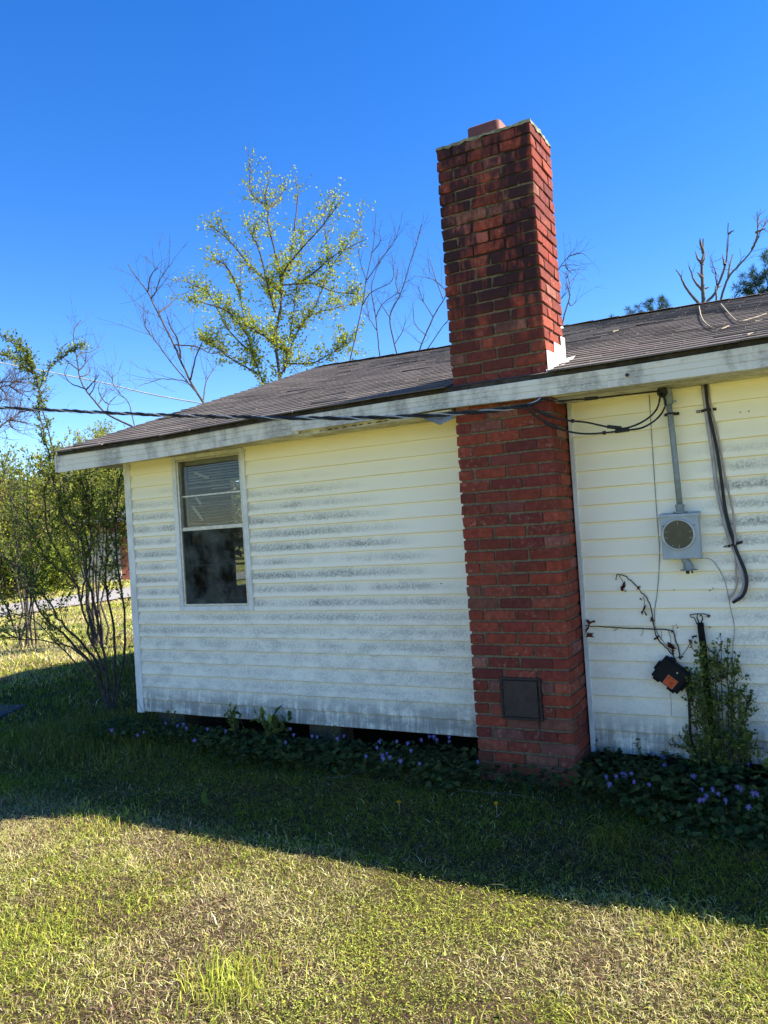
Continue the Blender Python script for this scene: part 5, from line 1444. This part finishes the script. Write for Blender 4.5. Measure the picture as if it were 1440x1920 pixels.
cs = thing('charred_stem', 'thick black upright dead stem leaning on the siding among leaves', 'stem', (1.30, -0.06, 0.0))
mb = MB()
P = smooth_path([(1.300, -0.110, -0.03), (1.300, -0.075, 0.22), (1.294, -0.060, 0.48), (1.284, -0.048, 0.70), (1.277, -0.040, 0.900)], 6, 0.0015, rng)
mb.tube(P, 0.023, 0.018, n=9)
mb.build('stem', 'charred', cs, True)
mb = MB()
for pts in ([(1.273, -0.04, 0.895), (1.262, -0.04, 0.93), (1.268, -0.038, 0.955)], [(1.280, -0.04, 0.895), (1.290, -0.04, 0.925), (1.283, -0.038, 0.945), (1.276, -0.04, 0.935)], [(1.285, -0.05, 0.66), (1.33, -0.05, 0.70), (1.345, -0.045, 0.76)], [(1.287, -0.05, 0.60), (1.34, -0.05, 0.594), (1.40, -0.045, 0.60)], [(1.283, -0.05, 0.60), (1.23, -0.04, 0.612), (1.205, -0.035, 0.60)], [(1.285, -0.05, 0.72), (1.32, -0.05, 0.68), (1.345, -0.045, 0.63)], [(1.285, -0.05, 0.70), (1.31, -0.06, 0.66), (1.33, -0.045, 0.615)]):
    mb.tube(smooth_path(pts, 5), 0.0042, 0.0022, n=5)
mb.build('side_twigs', 'charred', cs, True)

WALLLEAF = [(0.13, 0.175, 0.038), (0.17, 0.22, 0.048), (0.085, 0.12, 0.028), (0.23, 0.27, 0.06)]
rng = np.random.default_rng(110)
ws = thing('leafy_shrub', 'small-leaved green shrub against the siding right of the junction box', 'shrub', (1.34, -0.10, 0.0))
mb = MB(); paths = []
for (x0, x1, h) in [(1.24, 1.20, 0.52), (1.27, 1.24, 0.60), (1.30, 1.25, 0.62), (1.32, 1.29, 0.70), (1.34, 1.335, 0.62), (1.36, 1.38, 0.84), (1.37, 1.41, 0.80), (1.38, 1.45, 0.74), (1.39, 1.47, 0.58), (1.40, 1.47, 0.45), (1.36, 1.34, 0.72), (1.40, 1.42, 0.62), (1.34, 1.31, 0.48), (1.42, 1.48, 0.30), (1.22, 1.16, 0.24)]:
    y1 = rng.uniform(-0.16, -0.035)
    P = smooth_path([(x0, -0.12 + rng.normal(0, 0.03), -0.02), ((x0 + x1) / 2 + rng.normal(0, 0.01), (y1 - 0.12) / 2 - 0.02, h * 0.5), (x1, y1, h)], 6, 0.002, rng)
    mb.tube(P, 0.0042, 0.0015, n=5, cap=False); paths.append(P)
a = grow_twigs(rng, mb, paths, 330, 0.10, 0.0011, tmin=0.08, leaves=0.008, upw=0.3, spread=0.7)
ends = np.concatenate([p[3:] for p in paths])
mb.build('stems', 'bark', ws, True)
cr = MB()
stem_pts = np.array([(1.30 - 0.022 * t_ + rng.normal(0, 0.022), -0.13 + 0.055 * t_ - abs(rng.normal(0, 0.02)), 0.82 * t_) for t_ in rng.uniform(0.1, 0.97, 420)])
LP = np.concatenate([a[0], np.repeat(ends, 2, 0), stem_pts]); LD = np.concatenate([a[1], np.tile((0, 0, 1.0), (len(ends) * 2 + 420, 1))])
LP[:, 1] = np.minimum(LP[:, 1], -0.03)
leaf_cloud(rng, cr, LP, LD, L=0.026, W=0.016, cols=WALLLEAF, jit=0.006)
cr.build('foliage', 'leaf', ws)
rng = np.random.default_rng(111)
cv = thing('creeping_vine', 'tangled dark brown vine roots on the siding at the right edge', 'vine', (1.47, -0.03, 0.1))
mb = MB()
for pts in ([(1.40, -0.05, 0.12), (1.44, -0.03, 0.30), (1.475, -0.024, 0.42), (1.50, -0.024, 0.48)], [(1.44, -0.05, 0.05), (1.455, -0.03, 0.2), (1.45, -0.026, 0.33), (1.49, -0.024, 0.44), (1.53, -0.024, 0.47)], [(1.49, -0.05, 0.03), (1.48, -0.03, 0.16), (1.455, -0.026, 0.24), (1.47, -0.026, 0.36)], [(1.44, -0.03, 0.22), (1.48, -0.026, 0.205), (1.55, -0.024, 0.22)]):
    mb.tube(smooth_path(pts, 5, 0.003, rng), 0.0045, 0.002, n=5)
a = grow_twigs(rng, mb, [smooth_path([(1.44, -0.03, 0.1), (1.475, -0.026, 0.42), (1.52, -0.026, 0.48)], 6)], 26, 0.06, 0.001, leaves=0.012)
mb.build('stem', 'charred', cv, True)
cr = MB(); a[0][:, 1] = np.minimum(a[0][:, 1], -0.024); leaf_cloud(rng, cr, a[0], a[1], L=0.018, W=0.012, cols=WALLLEAF); cr.build('foliage', 'leaf', cv)

# ---- small weeds poking up in front of the lowest boards
def weed(loc, h, n, label, seed, LL=0.05, cols=WALLLEAF, stem='bark_dark', lean=0.3, bare=False):
    rng = np.random.default_rng(seed)
    t = thing('weed', label, 'weed', loc, 'weeds along the wall foot')
    mb = MB(); cr = MB()
    for _ in range(n):
        d = np.array((rng.normal(0, lean), rng.normal(-0.1, lean * 0.4), 1.0))
        P = smooth_path([loc, np.array(loc) + d * h * 0.5, np.array(loc) + d * h * rng.uniform(0.8, 1.1) + (rng.normal(0, 0.02), 0, 0)], 5)
        P[:, 1] = np.minimum(P[:, 1], -0.025)
        mb.tube(P, 0.0025, 0.001, n=4, cap=False)
        if not bare:
            k = 9
            leaf_cloud(rng, cr, P[np.linspace(2, len(P) - 1, k).astype(int)], np.tile((0, 0, 1.0), (k, 1)) + rng.normal(0, 0.8, (k, 3)), L=LL, W=LL * 0.45, cols=cols)
    mb.build('stem', stem, t, True)
    if not bare:
        cr.build('foliage', 'leaf', t)
weed((0.70, -0.10, 0.02), 0.19, 4, 'small leafy weed at the wall foot right of the chimney', 120, 0.028)
weed((0.93, -0.09, 0.02), 0.21, 3, 'fern-like weed halfway between the chimney and the black cable', 121, 0.045)
weed((-2.95, -0.10, 0.02), 0.30, 4, 'bare dark stalks crossing at the bottom of the left corner', 122, bare=True, stem='charred', lean=0.45)
weed((-2.05, -0.12, 0.02), 0.24, 6, 'dark leafy weed clump before the lowest board under the window', 123, 0.06)
weed((-1.72, -0.14, 0.02), 0.20, 6, 'arching long-leaved weed right of the window', 124, 0.10, lean=0.6)
weed((-1.98, -0.10, 0.02), 0.30, 2, 'thin dry weed stalk with seed heads below the window', 125, 0.018, lean=0.2)
weed((-1.20, -0.09, 0.02), 0.17, 3, 'little weed touching the bottom board between window and chimney', 126, 0.03)
weed((1.62, -0.12, 0.02), 0.32, 5, 'broad-leaved weed at the right edge of the wall', 127, 0.09)
weed((-2.70, -0.12, 0.02), 0.22, 4, 'small spiky weed near the left corner under the window', 128, 0.03)

# ---- violets: the leaf bed is one mass, every blossom its own thing
rng = np.random.default_rng(130)
def bed_density(x, y):
    left = (x > -3.5) & (x < -0.03) & (y < -0.03) & (y > -0.34 - 0.22 * np.clip((x + 1.4) / 1.2, 0, 1) - 0.10 * np.sin(x * 3.0) - 0.12)
    mid = (x >= -0.03) & (x < 0.62) & (y < -0.34) & (y > -0.52 - 0.1 * np.abs(x - 0.3))
    right = (x >= 0.60) & (x < 2.6) & (y < -0.03) & (y > -0.60 - 0.26 * np.clip((x - 0.75) / 0.5, 0, 1))
    return np.where(left, 0.85, 0) + np.where(mid, 0.45, 0) + np.where(right, 1.0, 0)
n = 11000
X = rng.uniform(-3.6, 2.6, n); Y = rng.uniform(-0.95, -0.03, n)
keep = rng.random(n) < bed_density(X, Y)
X, Y = X[keep], Y[keep]; n = len(X)
hmax = np.where(X > 0.6, 0.135, 0.105)
edge = np.clip((Y + 0.95) * 2.2, 0.25, 1)
Z = gz(X, Y) + hmax * edge * rng.uniform(0.25, 1.15, n)
sz = rng.uniform(0.020, 0.042, n)
az = rng.uniform(0, 2 * math.pi, n)
D = np.stack([np.cos(az), np.sin(az) - 0.35, rng.normal(-0.15, 0.3, n)], 1); D = norm(D)
Nn = norm(np.stack([rng.normal(0, 0.35, n), rng.normal(-0.25, 0.35, n), np.ones(n)], 1))
S = norm(np.cross(D, Nn)); Nn = np.cross(S, D)
P = np.stack([X, Y, Z], 1)
shape = [(0.0, 0.0, 0.0), (-0.16, 0.36, 0.06), (0.20, 0.56, 0.10), (0.62, 0.40, 0.05), (1.08, 0.0, -0.10), (0.62, -0.40, 0.05), (0.20, -0.56, 0.10), (-0.16, -0.36, 0.06)]
V = np.stack([P + D * (sz * a_)[:, None] + S * (sz * b_)[:, None] + Nn * (sz * c_)[:, None] for a_, b_, c_ in shape], 1).reshape(-1, 3)
i = np.arange(n)[:, None] * 8
F = np.concatenate([i + np.array([[0, k_ + 1, k_ + 2]]) for k_ in range(6)] + [], 0)
bc = hues(rng, n, [(0.060, 0.085, 0.025), (0.085, 0.115, 0.032), (0.040, 0.058, 0.018), (0.12, 0.15, 0.040)], 0.2)
vb = MB(); vb.raw(V, [F], np.repeat(bc, 8, 0))
m_ = n // 2
for k_ in range(0, m_, 1):
    pass
st_ = MB()
kind(vb.build('violet_leaves', 'leaf'), 'stuff')

def violet_mesh(seed):
    r = np.random.default_rng(seed)
    mb = MB()
    s_l = 0.0135
    for ang, L_, w_ in [(90 - 38, 1.0, 0.75), (90 + 38, 1.0, 0.75), (-5, 1.0, 0.7), (185, 1.0, 0.7), (-90, 1.15, 0.9)]:
        a = rad(ang + r.normal(0, 5)); d = np.array((math.cos(a), 0, math.sin(a))); p_ = np.array((-math.sin(a), 0, math.cos(a))); o = np.array((0, -1.0, 0))
        L2, W2 = s_l * L_, s_l * w_
        V = [(0, 0, 0), d * L2 * 0.5 + p_ * W2 * 0.5 + o * 0.004, d * L2 * 0.95 + p_ * W2 * 0.35 + o * 0.001, d * L2 * 1.08 + o * 0.002, d * L2 * 0.95 - p_ * W2 * 0.35 + o * 0.001, d * L2 * 0.5 - p_ * W2 * 0.5 + o * 0.004]
        c = np.array((0.13, 0.085, 0.33)) * r.uniform(0.7, 1.2)
        cols = np.repeat(c[None], 6, 0); cols[0] = (0.40, 0.38, 0.55)
        mb.raw(np.array(V, float), [[(0, 1, 2), (0, 2, 3), (0, 3, 4), (0, 4, 5)]], cols)
    mb.tube([(0, 0.002, 0), (0, 0.010, -0.01), (0, 0.012, -0.06)], 0.0011, n=4, col=(0.05, 0.09, 0.03))
    V, fs, C_ = mb.arrays()
    me = np_mesh('violet_flower', V, fs, C_)
    me.materials.append(M['petal'])
    return me
VM = [violet_mesh(s_) for s_ in range(5)]
VIO = {
 'R': [(0.807, -0.499), (0.847, -0.601), (0.856, -0.479), (0.884, -0.442), (0.898, -0.446), (0.927, -0.433), (0.963, -0.554), (1.041, -0.559), (0.963, -0.044), (1.034, -0.092), (1.044, -0.10), (1.06, -0.213), (1.232, -0.376), (1.293, -0.556), (1.342, -0.55), (1.346, -0.57), (1.323, -0.635), (1.318, -0.696), (1.308, -0.73), (1.300, -0.725), (1.375, -0.608), (1.414, -0.682), (1.453, -0.495), (1.466, -0.485), (1.527, -0.546), (1.545, -0.576), (1.518, -0.75), (1.471, -0.065)],
 'M': [(-1.055, -0.257), (-1.045, -0.187), (-0.725, -0.257), (-0.663, -0.4), (-0.616, -0.216), (-0.524, -0.238), (-0.48, -0.13), (-0.459, -0.043), (-0.427, -0.034), (-0.375, -0.117), (-0.274, -0.142), (-0.314, -0.036), (-0.424, -0.39), (-0.563, -0.512), (-0.542, -0.489), (-0.493, -0.539), (-0.527, -0.563), (-0.388, -0.598), (-0.266, -0.588), (-0.639, -0.582), (0.056, -0.47)],
 'L': [(-2.641, -0.248), (-2.466, -0.303), (-2.46, -0.247), (-2.354, -0.328), (-2.146, -0.326), (-1.98, -0.318), (-2.614, -0.504), (-2.897, -0.553), (-2.577, -0.597), (-2.045, -0.574), (-1.516, -0.158), (-1.403, -0.277), (-1.339, -0.456), (-1.202, -0.279), (-1.271, -0.241)]}
VG = {'R': 'violet blossoms right of the chimney', 'M': 'violet blossoms left of the chimney', 'L': 'violet blossoms below the window'}
rv = random.Random(5)
ORD = 'first second third fourth fifth sixth seventh eighth ninth tenth eleventh twelfth thirteenth fourteenth fifteenth sixteenth seventeenth eighteenth nineteenth twentieth twenty-first twenty-second twenty-third twenty-fourth twenty-fifth twenty-sixth twenty-seventh twenty-eighth'.split()
VW = {'R': 'in the bed right of the chimney', 'M': 'in the bed just left of the chimney', 'L': 'along the wall foot by the window'}
def across(q):
    d = Vector((q[0], q[1], 0.14)) - cam.matrix_world.translation
    return d.dot(rt2) / d.dot(fw)
for key, pts in VIO.items():
    for rank, (x, y) in enumerate(sorted(pts, key=across)):
        o = bpy.data.objects.new('violet_flower', rv.choice(VM))
        COL.objects.link(o)
        o.location = (x, min(y, -0.05), 0.135 + rv.uniform(0.0, 0.015))
        o.rotation_euler = (rv.uniform(-0.5, 0.1), rv.uniform(-0.4, 0.4), rad(28) + rv.uniform(-0.7, 0.7))
        k_ = rv.uniform(0.8, 1.2); o.scale = (k_, k_, k_)
        tag(o, '%s violet blossom from the left %s' % (ORD[rank], VW[key]), 'flower', VG[key])

# ---- dandelions
def dandelion(loc, label):
    t = thing('dandelion', label, 'flower', loc, 'dandelions in the shaded lawn')
    mb = MB(); rng = np.random.default_rng(int(abs(loc[0]) * 1000))
    loc = np.array(loc)
    mb.tube([loc, loc + (0.003, 0, 0.03), loc + (0.002, -0.004, 0.062)], 0.0016, n=5); mb.build('stem', 'twig_pale', t)
    n = 70
    el = rng.uniform(0.1, 1.3, n); az_ = rng.uniform(0, 6.28, n)
    d = np.stack([np.cos(az_) * np.cos(el), np.sin(az_) * np.cos(el), np.sin(el)], 1)
    hd = MB(); leaves_into(hd, np.repeat((loc + (0.002, -0.004, 0.062))[None], n, 0), d, norm(rng.normal(0, 1, (n, 3))), 0.015, 0.006, hues(rng, n, [(0.80, 0.52, 0.02)], 0.1))
    hd.build('flower_head', 'petal', t)
dandelion((0.315, -0.866, 0.0), 'yellow dandelion in the shaded grass before the chimney')
dandelion((-0.188, -1.009, 0.0), 'yellow dandelion in the shaded grass left of the chimney')
rng = np.random.default_rng(140)
wl = thing('dandelion_plant', 'single pale green upright leaf plant in the shaded lawn', 'plant', (-1.34, -1.26, 0))
cr = MB(); leaves_into(cr, np.array([(-1.34, -1.26, 0.0), (-1.35, -1.25, 0.0), (-1.33, -1.26, 0.0)]), [(0.1, -0.1, 1), (-0.3, 0, 0.8), (0.5, -0.2, 0.6)], [(0.2, -1, 0.2)] * 3, [0.11, 0.07, 0.06], [0.045, 0.03, 0.025], [(0.10, 0.17, 0.04)] * 3)
cr.build('leaf_blades', 'leaf', wl)
o = MB().box((-0.27, -0.40, 0.0), (0.27, 0.40, 0.045)).build('stone_slab', 'slab', None, bevel=0.012)
o.location = (-5.25, -0.10, -0.035); o.rotation_euler = (0.02, 0.02, 0.4)
tag(o, 'flat dark stone slab half sunk in the shaded lawn at the left edge', 'slab')
for pts, lb in [([(-3.65, -0.35, 0.02), (-3.72, -0.30, 0.16), (-3.62, -0.22, 0.24), (-3.45, -0.15, 0.20), (-3.25, -0.12, 0.05)], 'arching dry grass stalk left of the house corner'),
                ([(-2.95, -0.75, 0.03), (-2.82, -0.83, 0.05), (-2.60, -1.02, 0.04), (-2.45, -1.20, 0.03)], 'long dry stalk lying on the shaded lawn at left'),
                ([(-0.85, -0.70, 0.03), (-0.74, -0.68, 0.045), (-0.67, -0.60, 0.08)], 'pale bent stem lying before the violets left of the chimney'),
                ([(0.0, -0.66, 0.04), (0.15, -0.68, 0.045), (0.32, -0.66, 0.045), (0.52, -0.66, 0.04)], 'thin dry runner stretched along the ground before the chimney'),
                ([(0.22, -0.70, 0.02), (0.225, -0.70, 0.06), (0.235, -0.69, 0.10)], 'short upright dry stub before the chimney')]:
    P = smooth_path(pts, 6)
    o = MB().tube(P - P[0], 0.0021, 0.0010, n=5).build('dry_stalk', 'bark_pale'); o.location = P[0]
    tag(o, lb, 'stalk', 'dry stalks in the lawn')

# ================================================================== LAWN
def vnoise(x, y, s, seed):
    r = np.random.default_rng(seed); T_ = r.random((64, 64))
    u, v = x * s + 100.3, y * s + 57.7
    i, j = np.floor(u).astype(int), np.floor(v).astype(int); fu, fv = u - i, v - j
    fu, fv = fu * fu * (3 - 2 * fu), fv * fv * (3 - 2 * fv)
    g_ = lambda a, b: T_[a % 64, b % 64]
    return (g_(i, j) * (1 - fu) + g_(i + 1, j) * fu) * (1 - fv) + (g_(i, j + 1) * (1 - fu) + g_(i + 1, j + 1) * fu) * fv
def fbm(x, y, s, seed):
    return 0.5 * vnoise(x, y, s, seed) + 0.3 * vnoise(x, y, s * 2.1, seed + 1) + 0.2 * vnoise(x, y, s * 4.3, seed + 2)
def blades(mb, rng, X, Y, h, w_, C, lean=0.6, curl=0.6):
    n = len(X)
    az = rng.uniform(0, 2 * math.pi, n)
    d = np.stack([np.cos(az), np.sin(az), np.zeros(n)], 1)
    fa = rng.uniform(0, 2 * math.pi, n)
    s_ = np.stack([np.cos(fa), np.sin(fa), np.zeros(n)], 1) * (w_ / 2)[:, None]
    base = np.stack([X, Y, gz(X, Y) - 0.004], 1)
    l1 = rng.uniform(0, lean, n) * h; l2 = l1 + rng.uniform(0.1, curl, n) * h
    mid = base + d * (l1 * 0.6)[:, None] + np.array((0, 0, 1.0)) * (h * 0.6)[:, None]
    tip = base + d * (l1 + l2)[:, None] * 0.75 + np.array((0, 0, 1.0)) * (h * rng.uniform(0.55, 1.0, n))[:, None]
    V = np.stack([base - s_, base + s_, mid + s_ * 0.85, mid - s_ * 0.85, tip], 1).reshape(-1, 3)
    i = np.arange(n) * 5
    mb.raw(V, [np.stack([i, i + 1, i + 2, i + 3], 1), np.stack([i + 3, i + 2, i + 4], 1)], np.repeat(C, 5, 0))
GREEN = np.array([(0.33, 0.375, 0.044), (0.44, 0.47, 0.062), (0.21, 0.265, 0.034), (0.56, 0.56, 0.10)])
STRAW = np.array([(0.64, 0.56, 0.25), (0.78, 0.68, 0.38), (0.46, 0.38, 0.17), (0.62, 0.56, 0.19)])
BROWN = np.array([(0.26, 0.17, 0.11), (0.36, 0.24, 0.16), (0.16, 0.10, 0.07)])
SHADEG = np.array([(0.125, 0.145, 0.020), (0.165, 0.185, 0.026), (0.085, 0.100, 0.016), (0.27, 0.24, 0.05)])  # grass greens with the house shade put into the colour
def in_house(x, y):
    return ((x > -3.15) & (x < 6.6) & (y > -0.02) & (y < 7.4)) | ((x > -0.01) & (x < 0.61) & (y > -0.34) & (y < 0.1))
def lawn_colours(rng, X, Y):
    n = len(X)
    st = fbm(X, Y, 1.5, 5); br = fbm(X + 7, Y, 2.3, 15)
    # wall strip has the house shade painted in, plus moss; open lawn half dry
    shade_mask = np.clip((Y + 1.78) / 0.40, 0, 1) * np.clip((X + 7.2) / 1.5, 0, 1)
    ps = np.clip(0.46 + (st - 0.5) * 3.2, 0.06, 0.92) * (1 - 0.90 * shade_mask)
    pb = np.clip((br - 0.51) * 3.8, 0.03, 0.48) * (1 - 0.6 * shade_mask)
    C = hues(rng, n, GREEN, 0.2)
    dk = rng.random(n) < shade_mask * 0.97
    C[dk] = hues(rng, int(dk.sum()), SHADEG, 0.22)
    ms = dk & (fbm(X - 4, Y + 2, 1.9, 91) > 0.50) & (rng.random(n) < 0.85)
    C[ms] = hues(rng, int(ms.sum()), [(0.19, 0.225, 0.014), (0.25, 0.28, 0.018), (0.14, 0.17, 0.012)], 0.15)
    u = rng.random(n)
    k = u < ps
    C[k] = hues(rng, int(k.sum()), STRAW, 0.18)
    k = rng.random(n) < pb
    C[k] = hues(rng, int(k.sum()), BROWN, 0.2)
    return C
rng = np.random.default_rng(200)
lawn = MB()
def patch(n, x0, x1, y0, y1, hm, wm, lean=0.7, dens=None):
    X = rng.uniform(x0, x1, n); Y = rng.uniform(y0, y1, n)
    ok = ~in_house(X, Y)
    if dens is not None:
        ok &= rng.random(n) < dens(X, Y)
    X, Y = X[ok], Y[ok]; n = len(X)
    tall = 1 + 0.6 * np.clip(fbm(X, Y, 0.9, 33) - 0.52, 0, 1) * 4
    h = hm * rng.lognormal(-0.1, 0.38, n) * tall
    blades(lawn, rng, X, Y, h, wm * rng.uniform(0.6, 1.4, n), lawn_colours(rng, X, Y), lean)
def tri(X, Y):
    return np.where(Y > -3.9 + 0.0 * X, 1.0, 0.6)
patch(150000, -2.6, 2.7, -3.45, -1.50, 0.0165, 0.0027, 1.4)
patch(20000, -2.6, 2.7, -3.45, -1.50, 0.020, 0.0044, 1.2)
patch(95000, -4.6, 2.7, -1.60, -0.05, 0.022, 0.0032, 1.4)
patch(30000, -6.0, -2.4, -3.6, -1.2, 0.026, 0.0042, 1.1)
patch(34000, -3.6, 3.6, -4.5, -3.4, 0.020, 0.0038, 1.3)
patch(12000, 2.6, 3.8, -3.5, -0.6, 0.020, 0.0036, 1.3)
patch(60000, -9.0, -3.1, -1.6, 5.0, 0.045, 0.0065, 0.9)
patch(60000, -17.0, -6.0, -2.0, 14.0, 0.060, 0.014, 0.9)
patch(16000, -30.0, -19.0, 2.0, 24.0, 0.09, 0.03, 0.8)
# longer tufts
for (cx_, cy_, r_, n, h) in [(-0.02, -2.62, 0.10, 420, 0.085), (-1.70, -1.62, 0.14, 260, 0.060), (-2.05, -1.60, 0.10, 160, 0.055), (-3.30, -0.45, 0.35, 1600, 0.16), (-3.75, -0.15, 0.35, 1300, 0.15), (0.95, -1.05, 0.06, 90, 0.10), (-1.00, -2.55, 0.08, 140, 0.06), (1.35, -1.68, 0.10, 200, 0.055), (-2.6, -0.38, 0.3, 700, 0.12)]:
    X = rng.normal(cx_, r_, n); Y = rng.normal(cy_, r_, n); ok = ~in_house(X, Y); X, Y = X[ok], Y[ok]
    g_ = hues(rng, len(X), (SHADEG if cy_ > -1.5 else GREEN), 0.2)  # tufts near the wall take the greens with painted shade
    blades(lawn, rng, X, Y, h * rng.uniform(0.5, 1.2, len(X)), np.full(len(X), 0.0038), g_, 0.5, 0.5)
kind(lawn.build('lawn_grass', 'grass'), 'stuff')
# clover and creeping weeds in the lawn: small round leaflets lying low
n = 200000
X = rng.uniform(-4.5, 2.6, n); Y = rng.uniform(-3.45, -0.05, n)
cl = fbm(X + 3, Y + 9, 1.1, 61)
shade = Y > -1.62
ok = ~in_house(X, Y) & (rng.random(n) < np.clip(np.where(shade, 0.45, 0.22) + (cl - 0.5) * 2.6, 0.04, 1))
X, Y, cl, shade = X[ok], Y[ok], cl[ok], shade[ok]; n = len(X)
s_l = rng.uniform(0.0030, 0.0062, n)
shade_mask = np.clip((Y + 1.80) / 0.55, 0, 1)  # house shade is painted into the clover colours as well
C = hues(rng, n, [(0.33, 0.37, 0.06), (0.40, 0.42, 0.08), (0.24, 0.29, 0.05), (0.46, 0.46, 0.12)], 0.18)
dk = rng.random(n) < shade_mask
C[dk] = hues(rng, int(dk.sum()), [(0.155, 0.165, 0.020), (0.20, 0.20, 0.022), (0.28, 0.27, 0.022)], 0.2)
az = rng.uniform(0, 6.283, n)
cv_ = MB()
leaves_into(cv_, np.stack([X, Y, gz(X, Y) + rng.uniform(0.006, 0.028, n)], 1), np.stack([np.cos(az), np.sin(az), rng.normal(0, 0.25, n)], 1), np.stack([rng.normal(0, 0.35, n), rng.normal(0, 0.35, n), np.ones(n)], 1), s_l * 1.5, s_l * 1.3, C, 0.1)
kind(cv_.build('lawn_clover', 'grass'), 'stuff')

# fallen leaf scraps and straw bits lying in the turf
n = 500
X = rng.uniform(-4.8, 2.6, n); Y = rng.uniform(-3.4, -0.1, n)
ok = ~in_house(X, Y); X, Y = X[ok], Y[ok]; n = len(X)
az = rng.uniform(0, 6.283, n); s_l = rng.lognormal(math.log(0.008), 0.35, n)
lt = MB()
leaves_into(lt, np.stack([X, Y, gz(X, Y) + rng.uniform(0.010, 0.024, n)], 1), np.stack([np.cos(az), np.sin(az), rng.normal(0, 0.2, n)], 1), np.stack([rng.normal(0, 0.4, n), rng.normal(0, 0.4, n), np.ones(n)], 1), s_l * rng.uniform(1.2, 2.4, n), s_l, hues(rng, n, [(0.22, 0.14, 0.08), (0.13, 0.08, 0.05), (0.26, 0.19, 0.12), (0.30, 0.25, 0.18)], 0.2), 0.3)
kind(lt.build('leaf_litter', 'dryleaf'), 'stuff')
